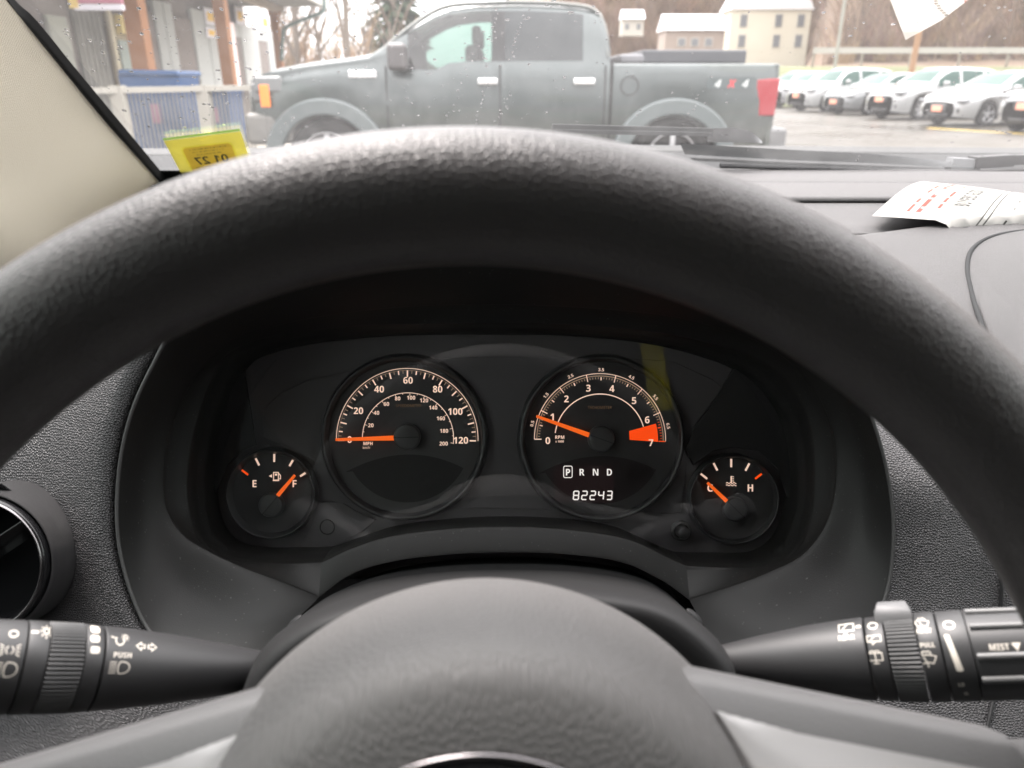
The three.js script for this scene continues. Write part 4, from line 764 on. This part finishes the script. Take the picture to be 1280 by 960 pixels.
// ------------------------------------------------------------------ far houses
{
  const cream = M(.5, .475, .385, .8), snow = M(.6, .61, .62, .9), dark = M(.12, .13, .14, .4), trim = M(.36, .35, .31, .7);
  const a = onZ(910, 62, -125), b = onZ(1008, 62, -125), w = b.x - a.x, H = 8.4, eave = onZ(960, 12, -125).y, y0 = eave - H;
  const h = thing('cream_house', 'tall cream clapboard house with snow on its roof below the hillside', 'house', [(a.x + b.x) / 2, y0, -128]);
  part(h, 'wall', box(w, H, 6, 0, H / 2, 0), cream);
  const win = (x, y, ww, hh) => { const f = part(h, 'window', box(ww + .2, hh + .25, .1, x, y, 3.03), trim); part(f, 'pane', box(ww, hh, .06, x, y, 3.09), dark); };
  for (const y of [4.1, 6.9]) for (const x of [-w * .34, w * .1, w * .38]) win(x, y, .95, 1.6);
  const rf = part(h, 'roof', extrude([[-w / 2 - .3, 0], [w / 2 + .3, 0], [w / 2 - 1, 2.4], [-w / 2 + 1, 2.4]], 6.6).translate(0, H + .001, -3.3), snow);
  part(rf, 'chimney', box(.8, 2.4, .8, 1, H + 2.6, 0), M(.4, .2, .15, .9));
  // porch on its left end, lower house with snow
  const c = onZ(832, 57, -100), e = onZ(906, 57, -100), lw = e.x - c.x;
  const l = thing('low_house', 'low house with thick snow on its roof left of the cream house', 'house', [(c.x + e.x) / 2, c.y - 1, -103]);
  part(l, 'wall', box(lw, 2.8, 5, 0, 1.4, 0), M(.24, .2, .17, .85));
  part(l, 'roof', extrude([[-2.9, 0], [2.9, 0], [0, 1.9]], lw + .4).rotateY(Math.PI / 2).translate(-lw / 2 - .2, 2.75, 0), snow);
  for (const x of [-1.6, 0, 1.7]) { const f = part(l, 'window', box(1, 1, .1, x, 1.4, 2.53), trim); part(f, 'pane', box(.8, .8, .06, x, 1.4, 2.59), dark); }
  const o = onZ(793, 30, -128), t = thing('distant_house', 'small white house far up the slope behind the truck cab', 'house', [o.x, o.y - 1.6, -131]);
  part(t, 'wall', box(3.4, 2.4, 3, 0, 1.2, 0), trim); part(t, 'roof', extrude([[-2, 0], [2, 0], [0, 1.4]], 3.6).rotateY(Math.PI / 2).translate(-1.8, 2.4, 0), snow);
  for (const x of [-.9, .9]) part(t, 'window', box(.6, .8, .06, x, 1.3, 1.53), dark);
}
// ------------------------------------------------------------------ porch building on the left
{
  const bld = thing('porch_building', 'shop building with white and taupe front under a wooden porch', 'building');
  const X = -6.9, white = M(.46, .475, .465, .6), taupe = M(.2, .17, .155, .7), wood = M(.24, .1, .035, .7), ceil = M(.2, .2, .185, .9), tan = M(.36, .3, .19, .7);
  const wz = (px, y = 60) => onX(px, y, X).z;
  part(bld, 'wall', box(.2, 2.93, 13, X - .12, 1.47, -14.9), taupe);
  const panel = (name, p0, p1, y0, y1, mat, t = .06) => { const a = wz(p0), b = wz(p1); return part(bld, name, box(t, y1 - y0, Math.abs(a - b), X + t / 2, (y0 + y1) / 2, (a + b) / 2), mat); };
  for (let i = 0; i < 11; i++) { const a = lerp(96, 130, i / 11), b = lerp(96, 130, (i + .8) / 11); panel('siding_board', a, b, .1, 2.6, M(.18, .175, .155, .8), .05 + .01 * (i % 2)); }
  panel('wall_panel', 62, 86, .9, 2.1, M(.36, .37, .32, .5));
  { const d = panel('door', 136, 163, .1, 2.25, tan); const a = wz(143), b = wz(158); part(d, 'door_glass', box(.03, 1.1, Math.abs(a - b), X + .085, 1.3, (a + b) / 2), M(.3, .36, .34, .15)); part(d, 'door_frame', [box(.05, 2.2, .09, X + .1, 1.2, wz(136)), box(.05, 2.2, .09, X + .1, 1.2, wz(163))], M(.62, .55, .4, .7)); part(d, 'lamp_shade', box(.1, .3, .35, X + .12, 2.1, (a + b) / 2), M(.75, .6, .25, .5)); }
  for (const [p0, p1] of [[195, 206], [207, 217], [241, 258], [259, 275]]) panel('wall_panel', p0, p1, .1, 2.62, white, .08);
  for (const [p0, p1] of [[181, 194], [218, 240]]) { const d = panel('door', p0, p1, .1, 2.4, taupe, .05); part(d, 'handle', box(.06, .12, .04, X + .09, 1.15, wz(p1 - 3)), m.chrome); }
  for (const [p0, p1] of [[300, 320], [332.5, 347]]) panel('wall_panel', p0, p1, .1, 2.5, white, .08);
  for (const [p0, p1] of [[287, 300], [321, 332]]) { panel('wall_panel', p0, p1, 2.2, 2.5, white, .07); panel('door', p0, p1, .1, 2.2, taupe, .05); }
  const sign = (px, y, w, h, lab) => { const p = onX(px, y, X); const s = thing('wall_sign', lab, 'sign', [X + .11, p.y, p.z]); part(s, 'board', box(.02, h, w), M(.78, .76, .82, .5)); part(s, 'emblem', box(.012, h * .5, w * .6, .014, 0, 0, .004), M(.9, .55, .08, .5)); };
  sign(256, 21, .6, .34, 'pale sign with orange mark high on the white wall left of the second post'); sign(258, 41, .6, .22, 'small orange sign below another sign on the white porch wall'); sign(294, 20, .6, .4, 'pale sign with orange mark above the door right of the second post'); sign(326, 28, .7, .4, 'pale sign with orange mark above the last porch door');
  { const p = onX(292, 72, -5.4), s = thing('banner', 'narrow pink and white banner behind the second porch post', 'banner', [-5.4, p.y, p.z]); part(s, 'cloth', box(.04, 1.25, .4, 0, 0, 0, .015), M(.8, .62, .6, .8)); part(s, 'stripe', box(.05, 1.1, .09, 0, 0, .02, .01), M(.85, .75, .72, .8)); }
  { const a = onZ(92, -3, -9.6), b = onZ(152, -3, -9.6), s = thing('hanging_sign_board', 'red and purple sign board hanging at the top of the porch', 'sign', [(a.x + b.x) / 2, a.y, a.z]), w = b.x - a.x; part(s, 'board', box(w, .16, .05, 0, .02, 0), M(.45, .16, .22, .5)); part(s, 'lower_edge', box(w, .06, .06, 0, -.1, 0), M(.75, .72, .78, .5)); part(s, 'end_cap', box(.1, .22, .07, -w / 2, 0, 0), M(.7, .5, .15, .5)); }
  const posts = [[176, -10.6, .215], [282, -13.7, .19], [347.5, -20.6, .17]];
  const pp = posts.map(([px, z, w]) => { const p = onZ(px, 60, z); part(bld, 'porch_post', [box(w, 2.6, w, p.x, 1.42, z), box(w * 1.5, .12, w * 1.5, p.x, 2.75, z)], wood); return p; });
  part(bld, 'porch_roof', extrude([[-7.1, -4.5], [-3.7, -4.5], [-4.75, -21.4], [-7.1, -21.4]].map(([x, z]) => [x, -z]), .12).rotateX(-Math.PI / 2).translate(0, 2.95, 0), ceil);
  part(bld, 'porch_beam', beam(V3(pp[0].x, 2.85, -5), V3(pp[2].x, 2.85, -21.3), .16, .16), M(.3, .24, .18, .8));
  part(bld, 'fascia', beam(V3(-3.7, 3.02, -4.5), V3(-4.75, 3.02, -21.4), .06, .24), M(.62, .62, .58, .6));
  const dp = [[405, -2], [404, 13], [380, 24], [356, 36], [353, 50], [352, 76]].map(([x, y]) => onZ(x, y, -20.3));
  const d = thing('downspout', 'thin dark green downspout slanting from the porch eave to the last post', 'downspout'); part(d, 'pipe', tube(dp, .045, 60, 8), M(.06, .1, .09, .5));
  part(bld, 'deck', box(3.6, .16, 13, -5.2, .08, -15), M(.36, .33, .28, .9));
  // railing with one baluster after another
  const r = thing('porch_railing', 'weathered grey wooden railing with thin balusters along the porch', 'railing'), gw = M(.34, .32, .28, .85);
  const A = onZ(124, 112, -8.5), B = onZ(314, 104, -9.5);
  const top = (t) => A.clone().lerp(B, t);
  A.y = 1.1; B.y = 1.12;
  part(r, 'top_rail', beam(top(-.25), top(1), .14, .06), gw); part(r, 'bottom_rail', beam(top(-.25).setY(.32), top(1).setY(.32), .06, .08), gw);
  for (const px of [147, 253]) { let t = 0; for (let i = 0; i < 400; i++) { const p = top(i / 400), q = p.clone().sub(EYE); if ((px - 640) / FOCAL < q.x / q.dot(CAMFWD)) { t = i / 400; break; } } const p = top(t); part(r, 'rail_post', box(.13, 1.06, .13, p.x, .62, p.z), gw); }
  const bw = M(.22, .21, .19, .85), balusterGeo = box(.016, .76, .016, 0, 0, 0); for (let i = 0; i < 44; i++) { const p = top(-.16 + i * 1.16 / 44); part(r, 'baluster', balusterGeo, bw).position.set(p.x, .7, p.z); }
  // blue carts and clutter behind the railing
  const cart = (px0, px1, z, h, lab, lean) => {
    const a = onZ(px0, 110, z), b = onZ(px1, 110, z), w = b.x - a.x, t = thing('plastic_cart', lab, 'cart', [(a.x + b.x) / 2, .17, z]), blue = M(.014, .06, .17, .55);
    part(t, 'bin', extrude([[-w * .36, 0], [w * .36, 0], [w / 2, h], [-w / 2, h]], .6, .03).translate(0, 0, -.3), blue);
    part(t, 'lid', box(w * 1.08, .07, .72, 0, h + .05, 0, .03).rotateZ(lean), M(.03, .075, .18, .5));
    for (const s of [-1, 1]) part(t, 'wheel', cyl(.1, .1, .05, 16).rotateZ(Math.PI / 2).translate(s * w * .36, .1, -.36), m.rubber);
    part(t, 'label_plate', box(.1, .22, .01, w * .05, h * .62, .335), M(.3, .12, .2, .6));
  };
  cart(168, 236, -9.95, 1.06, 'wide blue plastic cart behind the railing by the first post', -.02);
  cart(254, 293, -12.6, .86, 'smaller blue plastic cart behind the railing by the second post', 0);
}
// ------------------------------------------------------------------ vehicles
function vehicle(g, o) { // a body drawn through cross sections from nose to tail; x runs back, z across
  const xs = o.xs, half = (s) => xs.map((x) => {
    const yT = interp(o.top, x), yB = Math.min(interp(o.belt, x), yT - .004), w = interp(o.width, x), gh = Math.max(0, yT - yB), wr = Math.max(w - .05 - o.lean * gh, .3);
    let y0 = o.sill; for (const c of o.wheels) { const d = Math.abs(x - c); if (d < o.arch) y0 = Math.max(y0, o.axle + Math.sqrt(o.arch * o.arch - d * d)); }
    y0 = Math.max(y0, interp(o.under ?? [[0, 0]], x)); y0 = Math.min(y0, yB - .06);
    const p = (y, z) => V3(x, y, z * s);
    return [p(y0, w - .05), p(lerp(y0, yB, .25), w - .012), p(lerp(y0, yB, .55), w), p(lerp(y0, yB, .8), w - .006), p(lerp(y0, yB, .94), w - .028), p(yB, w - .06), p(yB + gh * .45, lerp(w - .06, wr, .47) + .012), p(yB + gh * .84, lerp(w - .06, wr, .88) + .012), p(yB + gh * .96, wr - .05), p(yT + .008, wr - .16), p(yT + o.crown * .7, wr * .5), p(yT + o.crown, 0)];
  });
  const bins = {};
  const put = (name, a, b, c, d, flip) => { const q = bins[name] = bins[name] ?? []; flip ? q.push(a, c, b, b, c, d) : q.push(a, b, c, b, d, c); };
  const nrm = {};
  for (const s of [1, -1]) {
    const G = half(s), geo = gridGeo(G), N = geo.attributes.normal, nv = G[0].length;
    const P = (i, j) => ({ p: G[i][j], n: V3(N.getX(i * nv + j), N.getY(i * nv + j), N.getZ(i * nv + j)).multiplyScalar(s) });
    for (let i = 0; i < xs.length - 1; i++) for (let j = 0; j < nv - 1; j++) {
      const x = (xs[i] + xs[i + 1]) / 2, gh = interp(o.top, x) - interp(o.belt, x); let name = 'body';
      if (gh > .2 && j >= 5 && j < 7) for (const [a, b, n] of o.glass) if (x > a && x < b) name = n;
      if (j >= 9) { if (x > o.shield[0] && x < o.shield[1]) name = 'windshield'; if (o.rear && x > o.rear[0] && x < o.rear[1]) name = 'rear_window'; }
      put(name, P(i, j), P(i + 1, j), P(i, j + 1), P(i + 1, j + 1), s < 0);
    }
    nrm[s] = { first: G[0], last: G[xs.length - 1] };
  }
  for (const e of ['first', 'last']) for (let j = 0; j < nrm[1][e].length - 1; j++) { const n = V3(e === 'first' ? -1 : 1, .1, 0), f = (v) => ({ p: v, n }); put('body', f(nrm[1][e][j]), f(nrm[-1][e][j]), f(nrm[1][e][j + 1]), f(nrm[-1][e][j + 1]), e === 'last'); }
  const out = {};
  for (const [name, list] of Object.entries(bins)) {
    const b = new THREE.BufferGeometry();
    b.setAttribute('position', new THREE.Float32BufferAttribute(list.flatMap((v) => v.p.toArray()), 3)); b.setAttribute('normal', new THREE.Float32BufferAttribute(list.flatMap((v) => v.n.toArray()), 3));
    out[name] = part(g, name, b, name === 'body' ? o.paint : name === 'window_pillar' ? m.black : name === 'front_window' ? paneClear : o.pane);
  }
  return out;
}
const stations = (L, extra) => { const s = new Set(extra); for (let i = 0; i <= 46; i++) s.add(+(L * i / 46).toFixed(3)); return [...s].sort((a, b) => a - b).filter((x, i, a) => i === 0 || x - a[i - 1] > .012); };
function roadWheel(g, x, y, z, r, w, spokes, rimMat) {
  const s = Math.sign(z), wg = subgroup(g, 'wheel'); wg.position.set(x, y, z);
  part(wg, 'tyre', new THREE.LatheGeometry([[r * .66, -w / 2], [r * .9, -w / 2], [r * .985, -w * .36], [r, 0], [r * .985, w * .36], [r * .9, w / 2], [r * .66, w / 2], [r * .6, 0]].map(([a, b]) => new THREE.Vector2(a, b)), 40).rotateX(Math.PI / 2), m.rubber);
  const q = [new THREE.TorusGeometry(r * .64, r * .035, 8, 40).translate(0, 0, s * w * .42), cyl(r * .14, r * .12, .04, 16).rotateX(Math.PI / 2).translate(0, 0, s * w * .36)];
  for (let i = 0; i < spokes; i++) q.push(box(r * .14, r * .55, .025, 0, r * .36, s * w * .36, .01).rotateZ(i * 2 * Math.PI / spokes));
  part(wg, 'rim', q, rimMat); part(wg, 'brake_disc', cyl(r * .58, r * .58, .02, 28).rotateX(Math.PI / 2), m.black);
}
const alloy = M(.45, .45, .46, .35, { metalness: .8 }), lampMat = M(.09, .095, .1, .1, { clearcoat: 1 }), redLamp = M(.24, .003, .01, .25);
const paneDark = M(.03, .034, .036, .08, { specularIntensity: .6 }), paneGreen = M(.03, .062, .053, .12, { specularIntensity: .25 }), paneClear = M(.36, .47, .43, .05, { transmission: 1, thickness: 0, ior: 1.5 });
{ // the pickup truck
  const X0 = -2.77, Z = -8.3 - .98, tr = thing('pickup_truck', 'slate grey crew cab pickup truck parked across the view with its nose to the porch', 'pickup truck', [X0, 0, Z]);
  const grime = dataTex(512, (x, y) => { const h = y * 2, n = .5 + .5 * tileNoise(x, y, 7, 3.3) + .35 * tileNoise(x, y, 26, 6.1), a = clamp((1.0 - h) * 1.5, 0, 1) * clamp(n, 0, 1) * .85, k = 1 + .1 * tileNoise(x, y, 3, 9.4); return [lerp(.046 * k, .11, a), lerp(.058 * k, .097, a), lerp(.056 * k, .076, a)]; });
  const sideUV = (g) => { const p = g.attributes.position, uv = []; for (let i = 0; i < p.count; i++) uv.push(p.getX(i) / 6, p.getY(i) / 2); return g.setAttribute('uv', new THREE.Float32BufferAttribute(uv, 2)); };
  const paint = new THREE.MeshPhysicalMaterial({ map: grime, roughness: .34, metalness: .25, clearcoat: .6, clearcoatRoughness: .15, side: THREE.DoubleSide });
  const tx = (px) => onZ(px, 80, -8.32).x - X0, ty = (px, py) => onZ(px, py, -8.32).y;
  const wheels = [.8, 4.48];
  const top = [[0, 1.16], [.05, 1.22], [.2, 1.285], [.6, 1.35], [1.1, 1.405], [1.3, 1.44], [1.45, 1.535], [1.7, 1.71], [1.98, 1.87], [2.12, 1.91], [2.4, 1.945], [2.9, 1.95], [3.4, 1.925], [3.62, 1.88], [3.72, 1.83], [3.78, 1.5]];
  const belt = [[0, 1.1], [.2, 1.2], [.7, 1.29], [1.25, 1.35], [1.62, 1.35], [1.70, 1.30], [1.98, 1.30], [2.12, 1.365], [2.3, 1.38], [3.78, 1.385]];
  const v = vehicle(tr, { xs: stations(3.78, [.02, .06, 1.28, 1.3, 1.34, 1.62, 1.66, 1.70, 1.74, 2.12, 2.56, 2.585, 2.70, 2.72, 3.50, 3.53, 3.62, 3.7, 3.76]), top, belt, width: [[0, .84], [.1, .93], [.35, .985], [.8, 1.0], [3.78, .995]], lean: .3, crown: .05, sill: .5, under: [[0, .6], [.3, .52]], wheels, arch: .5, axle: .42, paint, pane: paneDark, glass: [[1.68, 2.57, 'front_window'], [2.57, 2.70, 'window_pillar'], [2.70, 3.51, 'side_window']], shield: [1.34, 2.05], rear: null });
  sideUV(v.body.geometry);
  // bed
  const side = (s) => { const grid = []; for (let i = 0; i <= 40; i++) { const x = lerp(3.815, 5.54, i / 40), w = interp([[3.8, .995], [5.2, .99], [5.45, .965], [5.54, .93]], x); let y0 = .55; const d = Math.abs(x - wheels[1]); if (d < .5) y0 = Math.max(y0, .42 + Math.sqrt(.25 - d * d)); grid.push([[y0, w - .05], [lerp(y0, 1.36, .25), w - .012], [lerp(y0, 1.36, .55), w], [lerp(y0, 1.36, .8), w - .006], [1.335, w - .02], [1.36, w - .045], [1.362, w - .12], [1.2, w - .13]].map(([y, z]) => V3(x, y, s * z))); } return gridGeo(grid); };
  const bed = part(tr, 'bed', [side(1), side(-1), box(.05, .8, 1.86, 5.5, .95, 0), box(.05, .8, 1.9, 3.84, .95, 0), box(1.7, .05, 1.8, 4.68, .75, 0)], paint); sideUV(bed.geometry);
  part(bed, 'tailgate_handle', box(.02, .08, .3, 5.535, 1.15, 0, .008), m.black);
  part(tr, 'bed_cover', box(tx(938) - tx(806), .13, 1.6, (tx(938) + tx(806)) / 2, 1.43, 0, .02), M(.035, .038, .045, .6), 'folded black bed cover');
  part(tr, 'bed_cover', box(.28, .09, 1.6, tx(794), 1.41, 0, .03), M(.12, .12, .13, .6));
  part(tr, 'underbody', box(4.6, .2, 1.5, 2.8, .5, 0), m.black);
  // flares, seams, trim
  const flare = M(.07, .085, .086, .4, { clearcoat: .4 });
  for (const wx of wheels) for (const s of [1, -1]) { const sh = new THREE.Shape(); sh.absarc(0, 0, .63, -.15, Math.PI + .15, false); sh.absarc(0, 0, .5, Math.PI + .15, -.15, true); part(tr, 'wheel_flare', extrude(sh, .05, .025, 3).scale(1, .93, 1).translate(wx, .42, s > 0 ? .965 : -1.015), flare); }
  for (const x of [tx(482), tx(625), tx(757)]) part(tr, 'door_seam', box(.016, .78, .01, x, .95, .993), m.black);
  part(tr, 'cab_gap', box(.035, .85, 1.9, 3.797, .97, 0), m.black);
  for (const [a, b] of [[597, 622], [717, 744]]) { const hx = (tx(a) + tx(b)) / 2; part(tr, 'door_handle', [box(tx(b) - tx(a), .065, .04, hx, ty(640, 102), 1.015, .018)], M(.75, .75, .74, .2, { metalness: .7 })); }
  part(tr, 'drip_rail', tube([[1.4, 1.46, .9], [1.75, 1.72, .83], [2.05, 1.885, .78], [2.5, 1.93, .765], [3.3, 1.92, .765], [3.62, 1.86, .775], [3.72, 1.7, .83], [3.76, 1.42, .92]].map((p) => V3(...p)), .022, 80, 8), paint);
  { const mg = subgroup(tr, 'mirror'); part(mg, 'mirror_shell', box(.2, .26, .16, tx(500), ty(640, 72), 1.12, .05), M(.05, .045, .045, .4)); part(mg, 'mirror_arm', box(.1, .06, .16, tx(508), ty(640, 84), 1.02, .02), m.black); }
  part(tr, 'fender_badge', [box(.29, .075, .02, tx(453), ty(640, 93), .995, .01), ...[0, 1, 2, 3, 4].map((i) => box(.035, .055, .02, tx(439) + i * .055, ty(640, 93), 1.003, .005))], M(.7, .7, .7, .2, { metalness: .9 }));
  { const t = canvas(512, 128, (g, w, h) => { g.fillStyle = '#3f4849'; g.fillRect(0, 0, w, h); g.textAlign = 'center'; g.textBaseline = 'middle'; g.font = 'bold italic 118px sans-serif'; g.fillStyle = '#b9bcba'; g.fillText('4', 110, 68); g.fillText('4', 400, 68); g.fillStyle = '#d2222a'; g.fillText('X', 255, 68); }); part(tr, 'decal', new THREE.PlaneGeometry(.5, .11).translate(tx(915), ty(640, 104), .999), new THREE.MeshPhysicalMaterial({ map: t, roughness: .4 })); }
  part(tr, 'fuel_door', new THREE.TorusGeometry(.09, .006, 8, 32).translate(tx(788), ty(640, 107), .998), m.black);
  part(tr, 'tail_lamp', [extrude([[tx(949), ty(640, 101)], [tx(976), ty(640, 100)], [tx(974), ty(640, 143)], [tx(957), ty(640, 143)], [tx(954), ty(640, 124)], [tx(949), ty(640, 117)]], .1, .015).translate(0, 0, .86)], redLamp, 'red tail lamp');
  part(tr, 'head_lamp', [box(.16, .2, .3, .12, 1.08, .8, .04), box(.3, .16, .06, .24, 1.16, .955, .03)], M(.13, .135, .135, .2));
  part(tr, 'side_marker', box(.1, .22, .03, tx(325.5) + .015, ty(640, 120), .985, .012), M(.9, .22, .02, .3), 'orange side marker');
  part(tr, 'grille', box(.08, .46, 1.3, .0, .98, 0, .03), m.black);
  part(tr, 'bumper', [box(.34, .32, 1.9, .1, .72, 0, .06), box(.3, .3, .12, .3, .72, .9, .05)], M(.13, .125, .115, .5));
  for (const [x, z] of [[2.35, .42], [2.35, -.42], [3.3, .4], [3.3, -.4]]) part(tr, 'truck_seat', [box(.16, .7, .5, x, 1.2, z, .06), box(.1, .2, .26, x + .04, 1.64, z, .04)], m.black);
  part(tr, 'rear_bumper', box(.22, .22, 1.85, 5.6, .62, 0, .04), M(.12, .12, .12, .4));
  for (const wx of wheels) for (const s of [1, -1]) roadWheel(tr, wx, .42, s * .86, .42, .27, 6, alloy);
}
// parked cars for sale, nose towards the lot
function parkedCar(name, label, cat, o, pos, turn) {
  const t = thing(name, label, cat, pos, 'white and silver cars for sale in a row'), L = o.L, W = o.W / 2, H = o.H, suv = o.suv;
  const paint = new THREE.MeshPhysicalMaterial({ color: rgb(...o.color), roughness: .3, clearcoat: 1, clearcoatRoughness: .08, side: THREE.DoubleSide });
  const hb = suv ? .68 * H / 1.1 : .6 * H / .9, fw = .9, rw = L - .95, r = suv ? .36 : .33, bt = H * .63;
  const top = suv
    ? [[0, .72], [.06, .84], [.25, .95], [1.0, 1.06], [1.25, 1.1], [1.75, H - .15], [2.05, H - .03], [2.6, H], [L - .9, H - .04], [L - .55, H - .1], [L - .12, bt + .1], [L, bt - .1]]
    : [[0, .62], [.06, .72], [.3, .82], [1.0, .93], [1.3, .99], [2.0, H - .08], [2.3, H - .01], [2.7, H], [3.3, H - .06], [3.7, H - .2], [L - .5, bt + .16], [L - .08, bt + .1], [L, bt - .05]];
  const belt = suv ? [[0, .66], [.3, .82], [1.2, 1.0], [L - .2, 1.08], [L, .9]] : [[0, .56], [.3, .72], [1.25, .9], [L - .3, .98], [L, .85]];
  const gl = suv ? [[1.5, 2.35, 'side_window'], [2.45, 3.3, 'side_window'], [3.4, L - .7, 'side_window']] : [[1.65, 2.5, 'side_window'], [2.6, 3.5, 'side_window']];
  vehicle(t, { xs: stations(L, [.015, .03, .06, fw - .39, fw + .39, rw - .39, rw + .39]), top, belt, width: [[0, W * .62], [.06, W * .78], [.2, W * .9], [.5, W * .98], [1, W], [L - .6, W], [L - .1, W * .9], [L, W * .78]], lean: .36, crown: .03, sill: .22, under: [[0, .26], [.4, .2]], wheels: [fw, rw], arch: r + .045, axle: r, paint, pane: o.dark ? paneDark : paneGreen, glass: gl, shield: suv ? [1.3, 1.95] : [1.36, 2.15], rear: suv ? [L - .5, L - .1] : [3.45, L - .55] });
  const hy = suv ? .82 : .66;
  for (const s of [-1, 1]) {
    part(t, 'headlight', box(.34, .11, .34, .2, hy, s * W * .7, .045).rotateY(0), lampMat);
    part(t, 'fog_light_recess', box(.12, .14, .26, .09, .42, s * W * .62, .04), m.black);
    const mg = part(t, 'mirror', box(.14, .14, .2, 1.62, bt + .1, s * (W + .08), .05), paint);
    for (const x of [fw, rw]) roadWheel(t, x, r, s * (W - .11), r, .2, 5 + (o.sp ?? 0), alloy);
    part(t, 'door_seam', box(.012, .62, .012, 2.42, .62, s * W), m.black); part(t, 'door_handle', box(.18, .03, .03, 2.25, .83, s * (W + .005), .01), paint);
  }
  part(t, 'grille', box(.09, .2, W * .62, .015, hy - .17, 0, .03), M(.035, .036, .037, .5));
  part(t, 'lower_grille', box(.1, .1, W * .8, .03, .3, 0, .03), m.black);
  part(t, 'licence_plate', box(.03, .15, .34, -.045, hy - .2, 0, .006), M(.72, .3, .2, .5), 'orange red dealer plate');
  part(t, 'underbody', box(L - .8, .12, W * 1.6, L / 2, .24, 0), m.black);
  t.rotation.y = turn;
  return t;
}
{
  // nose position measured on the lot, then the body runs back along its own axis
  const turn = .3;
  const nose = (px, py) => onY(px, py, 0);
  const cars = [
    [1272, 167, { L: 4.6, W: 1.84, H: 1.66, suv: 1, color: [.14, .143, .146] }, 'silver suv at the right edge of the photo, nearest of the row'],
    [1168, 157, { L: 4.62, W: 1.8, H: 1.45, suv: 0, color: [.24, .243, .242] }, 'white sedan with dark grille between the silver suv and a white crossover', 1],
    [1096, 149, { L: 4.5, W: 1.82, H: 1.6, suv: 1, color: [.24, .243, .242], sp: 2 }, 'white crossover with a wide clean bonnet, third in the row from the right'],
    [1040, 143.5, { L: 4.5, W: 1.82, H: 1.47, suv: 0, color: [.11, .115, .118] }, 'silver grey sedan parked between two white suvs'],
    [993, 139.5, { L: 4.5, W: 1.85, H: 1.68, suv: 1, color: [.24, .243, .242] }, 'white suv right beside the tail lamp of the grey truck'],
    [966, 134.5, { L: 4.5, W: 1.82, H: 1.6, suv: 1, color: [.17, .172, .175] }, 'pale car half hidden behind the tail of the truck'],
    [948, 131, { L: 4.5, W: 1.82, H: 1.65, suv: 1, color: [.18, .18, .183] }, 'farthest pale car of the row, behind the truck bed'],
  ];
  for (const [px, py, o, label] of cars) { const p = nose(px, py); parkedCar(o.suv ? 'parked_suv' : 'parked_sedan', label, o.suv ? 'suv' : 'sedan', o, [p.x, 0, p.z], turn); }
}

scene.traverse((o) => { if (o.isMesh) { o.castShadow = true; o.receiveShadow = true; } });
renderer.render(scene, camera);
